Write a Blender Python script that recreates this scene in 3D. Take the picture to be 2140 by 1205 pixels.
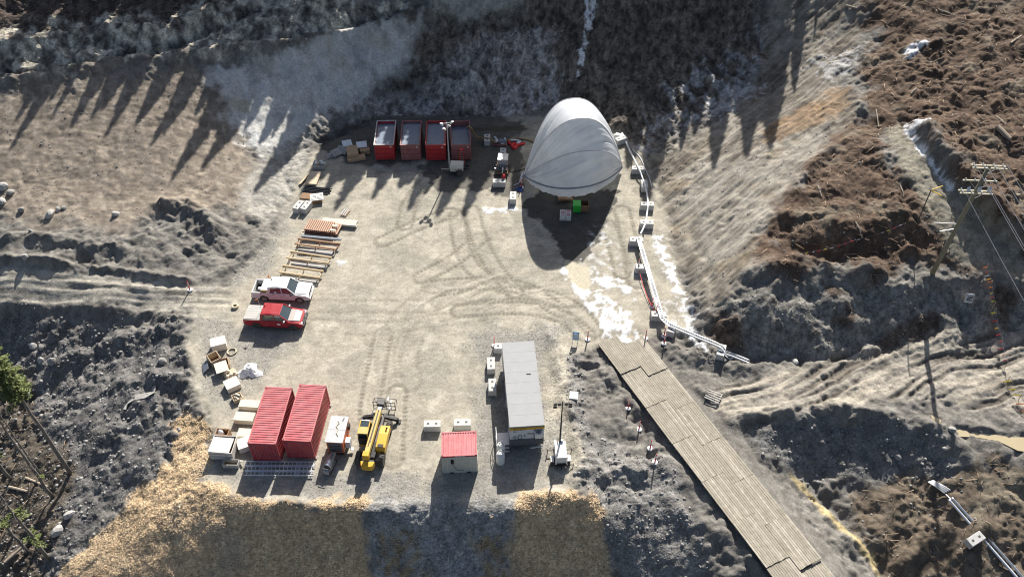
import bpy, math, random
import numpy as np
from mathutils import Vector, Matrix
random.seed(7); RNG = np.random.default_rng(11)
for o in list(bpy.data.objects): bpy.data.objects.remove(o)
S = bpy.context.scene
COL = S.collection
R = math.radians

# ------------------------------------------------------------ camera, sky, sun
FPX, CH, PITCH = 1800.0, 63.5, R(45)          # focal length in photo pixels, drone height, tilt
cam = bpy.data.cameras.new('camera'); camo = bpy.data.objects.new('camera', cam); COL.objects.link(camo)
camo.location = (0, 0, CH); camo.rotation_euler = (R(45), 0, 0)
cam.sensor_width = 36; cam.lens = 36*FPX/2140; cam.clip_end = 3000; cam.clip_start = 1
S.camera = camo
SUN_EL, SUN_AZ = R(35.5), R(13)             # sun stands beyond the hill, a little to the right
SV = np.array([math.sin(SUN_AZ)*math.cos(SUN_EL), math.cos(SUN_AZ)*math.cos(SUN_EL), math.sin(SUN_EL)])
w = bpy.data.worlds.new('World'); S.world = w; w.use_nodes = True
nt = w.node_tree; sky = nt.nodes.new('ShaderNodeTexSky'); sky.sky_type = 'NISHITA'; sky.sun_disc = False
sky.dust_density = 2.5; sky.sun_elevation = SUN_EL; sky.sun_rotation = SUN_AZ
nt.links.new(sky.outputs[0], nt.nodes['Background'].inputs[0]); nt.nodes['Background'].inputs[1].default_value = 0.058
sl = bpy.data.lights.new('sun', 'SUN'); sl.energy = 5.0; sl.angle = R(0.55); sl.color = (1, .955, .88)
so = bpy.data.objects.new('sun', sl); COL.objects.link(so); so.location = (20, 120, 90)
so.rotation_euler = Vector(-SV).to_track_quat('-Z', 'Y').to_euler()
S.view_settings.view_transform = 'Standard'; S.view_settings.look = 'None'; S.view_settings.gamma = 1
S.view_settings.exposure = 0.9
S.render.engine = 'CYCLES'; S.cycles.filter_width = 1.1

# ------------------------------------------------------------ where things stand: photo point -> place on a level
def U(x, y, z=0.0):
    c, s = math.cos(PITCH), math.sin(PITCH)
    d = np.array([x-1070.0, FPX*c-(y-602.5)*s, -FPX*s-(y-602.5)*c])
    t = (z-CH)/d[2]
    return np.array([d[0]*t, d[1]*t, z])

# ------------------------------------------------------------ noise
_P = RNG.permutation(512); _G = RNG.uniform(0, 2*math.pi, 512); _GX, _GY = np.cos(_G), np.sin(_G)
def pn(x, y, s=0):
    x = x+s*17.31; y = y-s*9.77
    ix = np.floor(x).astype(np.int64); iy = np.floor(y).astype(np.int64); fx = x-ix; fy = y-iy
    def g(a, b, dx, dy):
        h = _P[(_P[(ix+a+s*31) & 511]+iy+b) & 511]; return _GX[h]*dx+_GY[h]*dy
    u = fx*fx*fx*(fx*(fx*6-15)+10); v = fy*fy*fy*(fy*(fy*6-15)+10)
    a = g(0, 0, fx, fy); b = g(1, 0, fx-1, fy); c = g(0, 1, fx, fy-1); d = g(1, 1, fx-1, fy-1)
    return ((a+(b-a)*u)*(1-v)+(c+(d-c)*u)*v)*1.5
def fbm(x, y, sc, o=4, s=0, gain=.5):
    r = 0; a = 1; t = 0
    for k in range(o):
        r = r+a*pn(x/sc*2**k, y/sc*2**k, s+k); t += a; a *= gain
    return r/t
def clods(x, y, cell, s, keep=.75):
    """rounded lumps thrown on a jittered grid"""
    x = x/cell+s*3.7; y = y/cell-s*5.3; ix = np.floor(x).astype(np.int64); iy = np.floor(y).astype(np.int64); best = np.zeros(x.shape)
    for a in (-1, 0, 1):
        for b in (-1, 0, 1):
            h = _P[(_P[(ix+a+s*13) & 511]+iy+b) & 511]; h2 = _P[(h*7+s*29+3) & 511]; h3 = _P[(h*3+s*17+11) & 511]
            dx = x-(ix+a+h/512); dy = y-(iy+b+h2/512); r = (.25+.55*(h3/512)**1.5)*(h2 < keep*512)
            q = 1-(dx*dx+dy*dy*(.7+.6*h/512))/(r*r+1e-6); best = np.maximum(best, np.where(q > 0, np.sqrt(np.maximum(q, 0))*r, 0))
    return best*cell
def sst(a, b, x):
    t = np.clip((x-a)/(b-a), 0, 1); return t*t*(3-2*t)

# ------------------------------------------------------------ terrain: levels surveyed as (photo x, photo y, height)
PAD = [(655,318),(735,270),(800,243),(1000,243),(1180,248),(1310,285),(1352,345),(1385,440),(1402,520),(1425,610),(1440,690),
       (1345,700),(1250,716),(1180,745),(1185,860),(1215,960),(1190,1036),(1090,1046),(1000,1048),(770,1052),(500,1040),(420,1010),
       (455,900),(405,800),(395,700),(420,640),(500,575),(575,500),(612,410)]
CTRL = [
 # toe of the cut behind the pad
 (640,300,0.1),(560,420,0.2),(520,500,0.2),(440,560,0.2),(700,265,0.2),(780,232,0.2),(900,232,0.1),(1000,232,0.1),(1120,232,.1),(1330,285,.2),(1375,350,.2),(1410,440,.2),(1430,520,.1),(1452,600,0),(1465,690,-.2),
 # left: road and rubble above it
 (0,590,.2),(150,590,.2),(300,605,.1),(0,555,.3),(200,570,.2),(0,625,0),(200,635,0),(380,650,0),(0,520,1.3),(120,505,1.5),(250,520,1.2),(330,530,1.0),(400,450,1.6),
 # left brown slope
 (0,430,1.9),(150,420,1.9),(300,420,1.7),(0,300,4.2),(150,300,4.0),(300,300,3.7),(450,350,2.0),(0,180,7.0),(150,170,7.0),(300,150,7.0),(450,230,4.0),(450,130,7.0),(560,250,2.3),(600,160,4.9),(600,100,7.3),
 (700,190,3.2),(750,100,6.2),(880,40,8.2),(860,150,3.2),(820,200,1.2),(0,60,10.2),(300,30,10.6),(600,20,10.2),(0,0,11.8),
 # back centre
 (1000,150,3.6),(1000,80,6.4),(1000,0,9.6),(1250,150,3.9),(1250,80,6.9),(1250,0,10.2),(1500,150,4.6),(1500,60,8.2),(1500,0,10.6),(1380,220,2.2),(1600,200,5.2),(1450,350,1.8),
 # right tan slope and its crest
 (1500,450,2.2),(1580,300,4.6),(1700,150,7.6),(1790,60,10.2),(1780,280,7.8),(1690,400,6.4),(1600,520,4.7),(1500,560,2.5),(1520,630,3.1),(1790,0,12.2),
 # bank below the pole
 (1600,600,3.7),(1720,575,3.6),(1850,580,3.6),(1945,580,3.7),(2060,585,3.8),(2140,590,3.8),(1650,650,2.5),(1800,650,2.5),(1950,650,2.6),(2100,640,2.6),(1540,735,-.3),(1650,745,-.3),(1780,738,-.2),(1900,722,0),(2030,700,.3),(2140,690,.4),
 # bench and hill on the right
 (1800,430,6.8),(1950,450,6.6),(2100,480,6.2),(1850,300,8.6),(1950,300,8.8),(2100,300,9.6),(2140,400,8.0),(1900,150,10.8),(2050,150,11.8),(2140,100,13),(1900,30,12.8),(2140,0,15),
 # rutted road on the right, pit below it
 (1600,800,-.2),(1750,790,0),(1950,770,.2),(2140,760,.4),(1560,880,-.4),(1700,868,-.2),(1850,870,-.1),(1980,900,-.2),(2140,910,-.3),(1600,960,-1.7),(1680,990,-3.2),(1780,990,-3.4),(1900,985,-2.6),
 (1730,1060,-4.0),(1800,1130,-4.6),(1850,1195,-5.2),(1880,1080,-3.4),(1980,1010,-1.9),(2000,1120,-3.2),(2140,1010,-1.2),(2140,1120,-2.6),(2140,1205,-4.2),(1980,1205,-4.6),(2060,1130,-2.7),(1690,1120,-2.4),(1770,1205,-3.4),
 # timber road
 (1300,705,-.05),(1380,830,-.15),(1480,950,-.25),(1580,1090,-.35),(1680,1205,-.45),(1330,705,-.05),(1420,830,-.15),(1560,960,-.3),(1640,1080,-.4),(1735,1190,-.6),
 # rough ground between pad and timber road
 (1230,800,-.1),(1300,860,-.5),(1340,950,-.8),(1250,960,-.2),(1300,1050,-.8),(1400,1050,-.9),(1480,1130,-1.0),(1540,1190,-1.1),(1350,1120,-2.2),(1280,1150,-2.8),(1330,1205,-4.2),(1450,1205,-3.0),
 # slope below the pad
 (400,1030,-.2),(500,1062,-.15),(640,1072,-.2),(770,1072,-.2),(900,1066,-.15),(1000,1066,-.15),(1090,1066,-.15),(1240,1066,-.4),
 (450,1205,-4.0),(640,1205,-4.8),(860,1205,-4.6),(1080,1205,-4.8),(1250,1205,-4.8),(450,1090,-.6),(640,1096,-.75),(860,1096,-.75),(1080,1096,-.75),(1240,1090,-.8),(450,1145,-1.9),(640,1145,-2.5),(860,1145,-2.3),(1080,1145,-2.5),(1240,1140,-2.3),
 (330,1205,-3.6),(200,1205,-5.4),(300,1120,-2.5),(360,1060,-1.0),
 # left rubble fan going down to the trees
 (390,960,-.9),(400,860,-.5),(360,760,-.6),(340,700,-.6),(300,820,-1.6),(330,900,-1.5),(250,960,-3.1),(250,1060,-4.0),(160,1000,-4.9),(100,1160,-6.4),(0,1000,-6.6),(0,800,-5.0),(100,740,-3.4),(0,700,-3.3),(200,720,-2.3),(200,840,-3.2),(100,880,-4.7),(0,1205,-8.4),
 (0,665,-1.9),(150,670,-1.9),(300,680,-1.5)]
EXTRA = [(-90,70,3),(-90,100,15),(-90,50,-4),(-70,30,-12),(-70,20,-14),(-30,24,-10.5),(0,24,-10.5),(25,24,-9),(45,24,-8),(60,30,-5),(80,45,1),(80,60,6),(85,80,11),(95,110,19),(60,115,19),(30,118,18.5),(0,118,18),(-30,118,18.5),(-60,115,19),
         (-30,135,25),(10,135,25),(50,135,26),(-80,135,26),(90,135,27)]
ctl = np.array([U(*c) for c in CTRL]+[np.array(e, float) for e in EXTRA]); padw = np.array([U(*p)[:2] for p in PAD])
inner = np.array([U(*p)[:2]*.5+np.array([-2., 62.])*.5 for p in PAD[::2]]+[U(*p)[:2] for p in PAD])
ctl = np.vstack([ctl, np.column_stack([inner, np.zeros(len(inner))])])
def tps_k(r2): return r2*np.log(r2+1e-9)*.5
n = len(ctl); A = np.zeros((n+3, n+3)); d2 = ((ctl[:, None, :2]-ctl[None, :, :2])**2).sum(-1)
A[:n, :n] = tps_k(d2)+np.eye(n)*8.0; A[:n, n] = 1; A[:n, n+1:] = ctl[:, :2]; A[n, :n] = 1; A[n+1:, :n] = ctl[:, :2].T
W = np.linalg.solve(A, np.concatenate([ctl[:, 2], [0, 0, 0]]))
def tps(x, y):
    z = W[n]+W[n+1]*x+W[n+2]*y
    for k in range(n): z = z+W[k]*tps_k((x-ctl[k, 0])**2+(y-ctl[k, 1])**2)
    return z
def sdf(poly, x, y):
    """signed distance to a closed outline, negative inside"""
    d = np.full(x.shape, 1e9); ins = np.zeros(x.shape, bool); m = len(poly)
    for i in range(m):
        ax, ay = poly[i]; bx, by = poly[(i+1) % m]; ex, ey = bx-ax, by-ay
        t = np.clip(((x-ax)*ex+(y-ay)*ey)/(ex*ex+ey*ey+1e-12), 0, 1)
        d = np.minimum(d, (x-ax-t*ex)**2+(y-ay-t*ey)**2)
        if ay != by: ins ^= ((ay > y) != (by > y)) & (x < ax+(y-ay)*ex/(by-ay))
    d = np.sqrt(d); return np.where(ins, -d, d)
def pdist(line, x, y):
    """distance to an open line and the side (positive = left of its direction)"""
    d = np.full(x.shape, 1e9); side = np.zeros(x.shape); along = np.zeros(x.shape); L = 0
    for i in range(len(line)-1):
        ax, ay = line[i][:2]; bx, by = line[i+1][:2]; ex, ey = bx-ax, by-ay; l = math.hypot(ex, ey)
        t = np.clip(((x-ax)*ex+(y-ay)*ey)/(l*l+1e-12), 0, 1)
        q = (x-ax-t*ex)**2+(y-ay-t*ey)**2; k = q < d
        d = np.where(k, q, d); side = np.where(k, np.sign(ex*(y-ay)-ey*(x-ax)), side); along = np.where(k, L+t*l, along); L += l
    return np.sqrt(d), side, along, L
# survey sheet (0.5 m) used to set things on the ground
SX = np.arange(-90, 95.1, .5); SY = np.arange(18, 150.1, .5); GX, GY = np.meshgrid(SX, SY)
G0 = tps(GX, GY); k = sst(-.2, 1.6, sdf(padw, GX, GY)); G0 = G0*k
def bil(G, x, y):
    fx = np.clip((np.asarray(x, float)-SX[0])/.5, 0, len(SX)-1.001); fy = np.clip((np.asarray(y, float)-SY[0])/.5, 0, len(SY)-1.001)
    i = fx.astype(int); j = fy.astype(int); u = fx-i; v = fy-j
    return (G[j, i]*(1-u)+G[j, i+1]*u)*(1-v)+(G[j+1, i]*(1-u)+G[j+1, i+1]*u)*v
def at(px, py):
    """the place on the ground that stands at a photo point"""
    lo = U(px, py, 24.0); hi = U(px, py, -14.0)
    t = np.linspace(0, 1, 500); Q = lo[None]+(hi-lo)[None]*t[:, None]
    below = Q[:, 2] <= bil(G0, Q[:, 0], Q[:, 1]); i = int(np.argmax(below))
    if i == 0: i = len(t)-1
    a, b = Q[i-1], Q[i]
    da = a[2]-bil(G0, a[0], a[1]); db = b[2]-bil(G0, b[0], b[1]); f = da/(da-db+1e-9)
    return a+(b-a)*f
def AT(pts): return [at(*p) for p in pts]

# fine sheet
def axis(lo, hi, st, far):
    core = np.arange(lo, hi+st/2, st); g = []; s = st; v = hi
    while v < far[1]: s *= 1.22; v += s; g.append(v)
    h = []; s = st; v = lo
    while v > far[0]: s *= 1.22; v -= s; h.append(v)
    return np.array(h[::-1]+list(core)+g)
STEP = .135
XA = axis(-66, 66, STEP, (-900, 900)); YA = axis(25.5, 112, STEP, (-900, 900))
X, Y = np.meshgrid(XA, YA)
xs = np.clip(X, -89, 94); ys = np.clip(Y, 18.5, 149)
Z = bil(G0, xs, ys)
# smooth the survey's facets away
for _ in range(2):
    Zp = np.pad(Z, 1, mode='edge'); Z = (Zp[:-2, 1:-1]+Zp[2:, 1:-1]+Zp[1:-1, :-2]+Zp[1:-1, 2:]+2*Z)/6
Z += np.where(Y > 149, (Y-149)*.12, 0)+np.where(Y < 18.5, -(18.5-Y)*.08, 0)
core = (np.abs(X) < 75) & (Y > 20) & (Y < 125)

def crop(poly, m):
    p = np.array([q[:2] for q in poly]); lo = p.min(0)-m; hi = p.max(0)+m
    i0, i1 = np.searchsorted(XA, [lo[0], hi[0]]); j0, j1 = np.searchsorted(YA, [lo[1], hi[1]])
    return slice(j0, j1), slice(i0, i1)
def zone(pts, soft=.4, amp=.8, sc=2.0, seed=3, world=False):
    """0..1 cover of an outline on the ground, its edge broken up by noise"""
    poly = [tuple(p[:2]) for p in (pts if world else AT(pts))]
    sl_ = crop(poly, amp+soft+1); M = np.zeros(X.shape)
    x, y = X[sl_], Y[sl_]
    if x.size == 0: return M
    d = sdf(poly, x, y)+amp*fbm(x, y, sc, 4, seed, .6)*1.4+.8*amp*fbm(x, y, sc*2.6, 2, seed+7)
    M[sl_] = 1-sst(-soft, soft, d); return M
def feature(pts, width, fn, world=False):
    """run fn(dist, side, along, length, x, y) near a line and add it to the ground"""
    line = [tuple(p[:2]) for p in (pts if world else AT(pts))]
    sl_ = crop(line, width); x, y = X[sl_], Y[sl_]
    if x.size == 0: return
    Z[sl_] += fn(*pdist(line, x, y), x, y)
# ------------------------------------------------------------ ground cover zones (outlines given as photo points, laid on the ground)
padd = sdf(padw, X, Y)
mPad = 1-sst(-.5, .7, padd+.5*fbm(X, Y, 3, 3, 5))
mRoadL = zone([(-60,555),(0,556),(130,566),(300,582),(420,592),(480,600),(480,680),(400,655),(250,632),(0,628),(-60,628)], .5, .6, 3)
mSlopeL = zone([(-120,185),(0,180),(200,160),(380,150),(470,190),(520,290),(560,380),(500,430),(380,410),(250,470),(100,470),(0,430),(-120,430)], 1.6, 3.0, 4)
mClay = zone([(430,150),(620,100),(760,60),(880,25),(890,70),(860,150),(780,200),(700,235),(640,275),(590,330),(540,330),(500,250)], .8, 1.9, 3)
mClayLow = zone([(540,330),(640,280),(660,300),(600,400),(560,470),(510,440),(500,380)], .8, 1.2, 3, 7)
mClayB = zone([(890,-60),(1150,-60),(1060,40),(960,60),(900,20)], .5, 1.0, 3, 4)
mMidRock = zone([(960,90),(1060,60),(1150,60),(1160,200),(1100,245),(840,250),(700,240),(800,205),(880,190)], .8, 2.0, 3, 9)
mDarkC = zone([(880,20),(960,60),(1080,50),(1110,-80),(1620,-80),(1600,120),(1500,230),(1420,290),(1330,330),(1290,280),(1180,240),(1160,150),(1000,90),(880,190),(790,215),(850,120)], 2.2, 2.2, 3, 6)
mBlueR = zone([(1380,200),(1480,110),(1570,70),(1620,90),(1600,180),(1500,240),(1400,280),(1350,330),(1320,300)], .5, 2.2, 2.5, 12)
mTan = zone([(1360,330),(1450,290),(1560,210),(1600,100),(1620,-60),(1800,-60),(1800,60),(1740,180),(1790,260),(1720,340),(1650,400),(1600,500),(1540,590),(1480,660),(1440,600),(1420,500),(1380,420)], .6, 1.2, 3, 8)
mTanPale = zone([(1560,330),(1700,250),(1770,240),(1760,300),(1650,400),(1600,480),(1500,560),(1440,500),(1400,420),(1450,350)], 1.0, 2.0, 3, 10)
mRust = zone([(1600,260),(1740,190),(1790,170),(1780,225),(1700,260),(1600,300)], .7, 1.2, 2, 13)
mBrownR = zone([(1640,410),(1700,340),(1800,240),(1830,100),(1800,-60),(2300,-60),(2300,560),(2140,540),(2000,400),(1900,260),(1860,280),(1880,380),(1960,470),(2010,560),(1800,560),(1600,570),(1560,560)], 1.2, 2.4, 3, 14)
mBench = zone([(1880,250),(1930,330),(1990,400),(2140,530),(2140,600),(2010,560),(1930,440),(1880,340),(1850,270)], .4, .6, 2, 15)
mRut = zone([(1480,860),(1520,800),(1640,770),(1800,730),(2000,700),(2300,660),(2300,900),(2140,860),(2000,850),(1850,835),(1700,860),(1560,900)], .7, 1.0, 3, 16)
mBankF = zone([(1480,640),(1600,610),(1750,590),(1950,600),(2140,600),(2140,690),(1900,725),(1780,742),(1560,745),(1470,710)], .4, .8, 2, 17)
mChip = zone([(380,860),(420,880),(440,960),(420,1010),(520,1040),(650,1060),(765,1035),(762,1120),(770,1260),(60,1260),(150,1180),(260,1060),(360,960)], .6, 1.1, 1.5, 18)
mChip2 = zone([(1085,1035),(1170,1028),(1245,1030),(1262,1110),(1290,1210),(1290,1300),(1060,1300),(1068,1150)], .6, 1.0, 1.5, 19)
mChipS = [zone([(790,1110),(880,1110),(900,1300),(820,1300)], .8, 1.4, 1.5, 20), zone([(985,1090),(1060,1100),(1060,1300),(1010,1300)], .8, 1.4, 1.5, 21),
          zone([(375,880),(420,870),(440,910),(400,920)], .4, .9, 1, 22)]
mPit = zone([(1540,900),(1700,880),(1850,880),(1960,920),(1980,990),(1830,1010),(1700,1000),(1600,950)], .5, 1.0, 2, 23)
mBrownP = zone([(1750,1040),(1850,1000),(1980,1000),(2140,960),(2300,980),(2300,1300),(1900,1300),(1830,1180)], .6, 2.0, 2.5, 24)
mFan = zone([(-100,640),(380,680),(400,780),(390,900),(350,980),(240,1080),(160,1170),(60,1260),(-100,1260)], .5, 1.0, 2, 25)
mForest = zone([(-200,780),(60,800),(150,1000),(130,1100),(60,1260),(-200,1260)], .8, 2.0, 2.5, 26)
mTopBrown = zone([(-150,-80),(560,-80),(480,20),(300,50),(100,60),(0,90),(-150,90)], .6, 1.5, 3, 27)
mGrav = np.maximum(zone([(1150,690),(1190,700),(1215,800),(1240,950),(1200,1020),(1150,1000),(1140,850)], .5, .8, 1.5, 28), zone([(1170,900),(1400,960),(1500,1205),(1270,1205),(1240,1030),(1180,1020)], .5, .8, 2, 29))
mPadG = np.maximum(zone([(960,690),(1180,680),(1150,760),(1150,1010),(960,1010),(1010,760)], 1.2, 2.0, 3, 30), zone([(400,640),(560,560),(620,420),(560,420),(450,560)], 1.0, 1.2, 2, 31))
mPadG = np.maximum(mPadG, .8*zone([(400,650),(520,690),(640,700),(560,790),(480,850),(420,800)], 1.2, 1.6, 3, 32))
mPadG = np.maximum(mPadG, zone([(440,990),(1000,985),(1180,1010),(1100,1040),(770,1045),(500,1035)], .8, 1.4, 2.5, 33))
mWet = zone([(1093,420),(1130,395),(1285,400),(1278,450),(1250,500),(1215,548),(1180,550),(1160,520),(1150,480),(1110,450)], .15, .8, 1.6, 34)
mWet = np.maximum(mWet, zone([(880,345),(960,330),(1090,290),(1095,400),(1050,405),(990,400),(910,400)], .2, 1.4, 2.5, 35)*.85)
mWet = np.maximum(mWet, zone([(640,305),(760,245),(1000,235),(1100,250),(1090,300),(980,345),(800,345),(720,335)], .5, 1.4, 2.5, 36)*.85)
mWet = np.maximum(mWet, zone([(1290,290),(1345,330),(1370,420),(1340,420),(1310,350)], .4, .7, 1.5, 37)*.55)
mSnow = zone([(1185,553),(1215,545),(1260,572),(1316,590),(1324,622),(1310,612),(1295,600),(1268,607),(1262,622),(1306,632),(1312,668),(1330,710),(1302,712),(1268,690),(1232,650),(1200,610),(1170,566)], .1, .62, .9, 38)
mSnow = np.maximum(mSnow, .9*zone([(1240,640),(1312,640),(1335,714),(1290,716),(1262,700)], .12, .9, .8, 39))
SNOW2 = [([(1366,488),(1382,492),(1392,530),(1412,560),(1432,620),(1448,668),(1440,690),(1424,650),(1404,600),(1388,560),(1372,520)], .5), ([(1448,640),(1454,700),(1480,735),(1490,740),(1470,738),(1440,700)], .4),
         ([(1890,102),(1915,92),(1940,88),(1930,104),(1905,122),(1893,124)], .35), ([(1222,-30),(1246,-30),(1236,50),(1224,90),(1216,140),(1208,160),(1206,150),(1214,100),(1222,40)], .5),
         ([(1880,250),(1900,262),(1930,320),(1990,400),(1982,399),(1920,320)], .25), ([(1010,436),(1060,432),(1092,440),(1040,446),(1012,446)], .35), ([(1905,255),(1925,262),(1920,280),(1905,280)], .9), ([(1330,560),(1345,610),(1400,640),(1420,690),(1390,660)], 1.1),
         ([(1110,165),(1170,165),(1160,215),(1110,220)], 1.6), ([(1480,200),(1560,170),(1590,185),(1500,240)], 1.7), ([(1700,120),(1790,105),(1770,150),(1720,160)], 1.5), ([(703,545),(716,541),(720,549),(708,556)], .2)]
sx_ = X*.30+Y*.95; sy_ = X*.95-Y*.30
mSnow = mSnow*sst(-.06, .10, fbm(X, Y, 1.3, 4, 64, .6)+.02)
mSnow = np.maximum(mSnow, .9*zone([(1240,640),(1312,640),(1335,714),(1290,716),(1255,700)], .2, .6, .8, 39)*sst(.0, .18, fbm(sy_/.45, sx_/3.0, 1, 3, 65)-.03))
mSnow = np.maximum(mSnow, .5*zone([(1240,480),(1275,470),(1300,560),(1260,570),(1225,545)], .5, 1.0, 1, 66)*sst(.0, .3, fbm(X, Y, .8, 3, 67)))
mSnow2 = np.zeros(X.shape)
for i, (p, a) in enumerate(SNOW2): mSnow2 = np.maximum(mSnow2, zone(p, .18, a*1.3, .7, 40+i)*(1 if a < 1 else .35)*sst(-.28, -.02, fbm(X, Y, .9, 3, 140+i)))
mMud = zone([(1176,540),(1205,548),(1232,556),(1238,590),(1226,607),(1206,604),(1193,580)], .12, .22, 1, 60); mSnow = mSnow*(1-mMud)

# ------------------------------------------------------------ relief
mMat = zone([(1240,708),(1350,690),(1420,780),(1600,980),(1780,1200),(1900,1330),(1700,1330),(1590,1190),(1440,990),(1320,830)], .4, .1, 3, 68)
rough = 1-np.maximum.reduce([mPad, mRoadL*.8])
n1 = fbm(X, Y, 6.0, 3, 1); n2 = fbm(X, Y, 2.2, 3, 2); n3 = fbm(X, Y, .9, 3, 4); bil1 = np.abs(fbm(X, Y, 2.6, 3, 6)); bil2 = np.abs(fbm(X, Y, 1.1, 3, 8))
smooth_ = np.maximum.reduce([mClay, mClayLow*.8, mClayB, mSlopeL*.9, mTan*.8, mBench*.6])
chip = np.clip(mChip+mChip2, 0, 1)
amp = rough*(1-.8*smooth_)*(1-.55*chip)*(1+.0*mBrownR+.2*mBrownP+.1*mFan-.7*mRut)*(1-mMat)
wx = X+.5*fbm(X, Y, 1.5, 2, 101); wy = Y+.5*fbm(X, Y, 1.5, 2, 103)
cl1 = clods(wx, wy, 1.7, 1, .55); cl2 = clods(wx, wy, .8, 2, .7); cl3 = clods(X, Y, .42, 3, .8)
bw1 = np.abs(fbm(X+1.2*fbm(X, Y, 4, 2, 107), Y+1.2*fbm(X, Y, 4, 2, 109), 4.2, 3, 111, .4)); bw2 = np.abs(fbm(wx, wy, 1.5, 2, 113, .4)); rocky2 = sst(-.3, .4, fbm(X, Y, 7, 2, 115))
rocky = .45+.9*sst(-.25, .35, fbm(X, Y, 5, 3, 105))
Z += np.where(core, amp*((.50+.7*mBankF)*n1+(.26+.25*mBankF)*n2+.62*(bw1*1.6-.45)*rocky+.34*(bw2*1.6-.45)*rocky2+.05*n3), 0)
Z += np.where(core, amp*(.16*cl1*rocky2+.26*cl2*rocky2+.30*cl3*rocky*rocky2+.10*cl3), 0)
Z += np.where(core, rough*(mSlopeL*.02+mTan*.0+chip*.06+mMidRock*.12)*cl3, 0)
Z -= mMat*.10
Z += np.where(core, rough*(1-mMat)*(1-.8*mTan)*(1-.8*mSlopeL)*.045*fbm(X, Y, .5, 2, 12), 0)
grit = np.abs(fbm(X, Y, .75, 2, 133, .6))
Z += np.where(core, rough*(1-mMat)*(1-.75*mClay)*(1-.8*mSlopeL)*(1-.85*mTan)*(1-.8*chip)*.20*(.35-grit)*(.3+rocky*.7), 0)
Z += np.where(core, mSlopeL*rough*.05*fbm(X*.45+Y*.3, Y*1.2, .9, 2, 135), 0)
Z += mPad*(.018*n2+.012*n3)-.01*mPad
# striations on the tan slope, lying along the contour
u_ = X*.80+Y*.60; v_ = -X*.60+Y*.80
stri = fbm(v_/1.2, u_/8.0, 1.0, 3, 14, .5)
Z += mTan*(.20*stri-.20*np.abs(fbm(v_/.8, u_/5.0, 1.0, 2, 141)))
# ruts of the road on the right
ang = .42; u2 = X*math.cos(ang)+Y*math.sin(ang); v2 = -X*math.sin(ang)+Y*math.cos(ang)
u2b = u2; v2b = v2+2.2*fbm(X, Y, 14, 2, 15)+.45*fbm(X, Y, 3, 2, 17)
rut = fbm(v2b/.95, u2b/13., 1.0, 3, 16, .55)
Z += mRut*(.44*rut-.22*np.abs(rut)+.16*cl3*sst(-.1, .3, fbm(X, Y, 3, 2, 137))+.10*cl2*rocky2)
# ruts on the left road
rl = fbm(Y/.8+.05*X, X/12., 1.0, 3, 18, .5); Z += mRoadL*.22*rl
# tyre runs over the chips and clay faces
Z += chip*.03*fbm(X, Y, .35, 2, 20)
rill = fbm((X+.25*Y)*1.5, Y*.22, 1.5, 3, 147, .55)
Z += np.where(core, rough*(mDarkC*.38+mMidRock*.30+mClay*.16+mBlueR*.2)*rill, 0)
Z += mClay*.10*fbm(X*.7+Y*.7, (Y*.7-X*.7)*.3, 1.2, 3, 21)
def berm(h, wd, s=0):
    return lambda d, sd, al, L, x, y: h*np.exp(-(d/wd)**2)*(.75+.55*fbm(x, y, 1.6, 3, 70+s))*sst(0, 2, al+1)*sst(0, 2, L-al+1)
def step(h, wd, decay, s=0):
    # a bank: ground rises by h on the left side of the line and eases back
    return lambda d, sd, al, L, x, y: np.where(sd > 0, h*sst(0, wd, d+.3*fbm(x, y, 1.2, 3, 80+s))*np.exp(-np.maximum(d-wd, 0)/decay), 0)*sst(0, 3, al)*sst(0, 3, L-al)
feature([(-30,172),(80,160),(180,140),(300,122),(420,118),(520,105),(600,92),(700,80),(800,60),(880,22)], 4, berm(.9, .9, 1))
feature([(-30,110),(60,95),(150,75),(260,60),(330,75),(380,50),(460,15)], 5, berm(1.0, 1.1, 2))
feature([(330,100),(400,80),(480,40),(560,0)], 4, berm(-.8, .5, 3))
feature([(0,150),(60,155),(100,140),(240,118),(330,110),(380,85),(470,20)], 4, berm(-.8, .45, 4))
feature([(560,90),(640,70),(760,45),(840,20)], 4, berm(-.5, .5, 5))
feature([(590,420),(560,500),(490,560),(420,585)], 3, berm(.45, .6, 6))
feature([(585,350),(605,400),(580,440)], 3, berm(-.4, .4, 7))
feature([(585,345),(600,325),(660,295),(730,275),(790,250)], 3, berm(-.5, .4, 8))
feature([(0,545),(130,552),(200,560),(330,578),(410,590)], 3, berm(.7, .45, 9))
feature([(150,590),(260,600),(400,612)], 3, berm(.3, .35, 10))
feature([(330,430),(380,430),(430,450),(460,500)], 4, berm(1.3, 1.0, 11))
feature([(0,500),(80,498),(160,510),(260,515)], 4, berm(.8, .8, 12))
feature([(0,640),(130,645),(260,650),(380,668)], 3, berm(.35, .5, 13))
feature([(1880,255),(1930,330),(1990,405),(2060,480),(2150,560)], 9, step(2.0, 1.4, 4, 1))
feature([(1560,575),(1680,560),(1800,580),(1930,590),(2050,590),(2160,600)], 5, berm(.8, 1.0, 14))
feature([(1480,690),(1560,748),(1700,745),(1850,735)], 4, berm(-.5, .5, 15))
feature([(1390,720),(1450,750),(1520,765),(1600,775)], 4, berm(.55, .8, 16))
feature([(1540,875),(1650,865),(1760,862),(1870,875),(1960,905),(2030,960)], 5, berm(.9, .9, 17))
feature([(1690,1005),(1740,1060),(1800,1130),(1850,1200)], 4, berm(-.5, .6, 18))
feature([(1312,850),(1340,900),(1362,960),(1370,1010)], 3, berm(-.55, .55, 19))
feature([(1150,690),(1165,760),(1190,860),(1215,960),(1200,1015)], 3, berm(.5, .7, 20))
feature([(420,1020),(520,1045),(660,1060),(765,1048)], 3, berm(.35, .7, 21))
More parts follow.
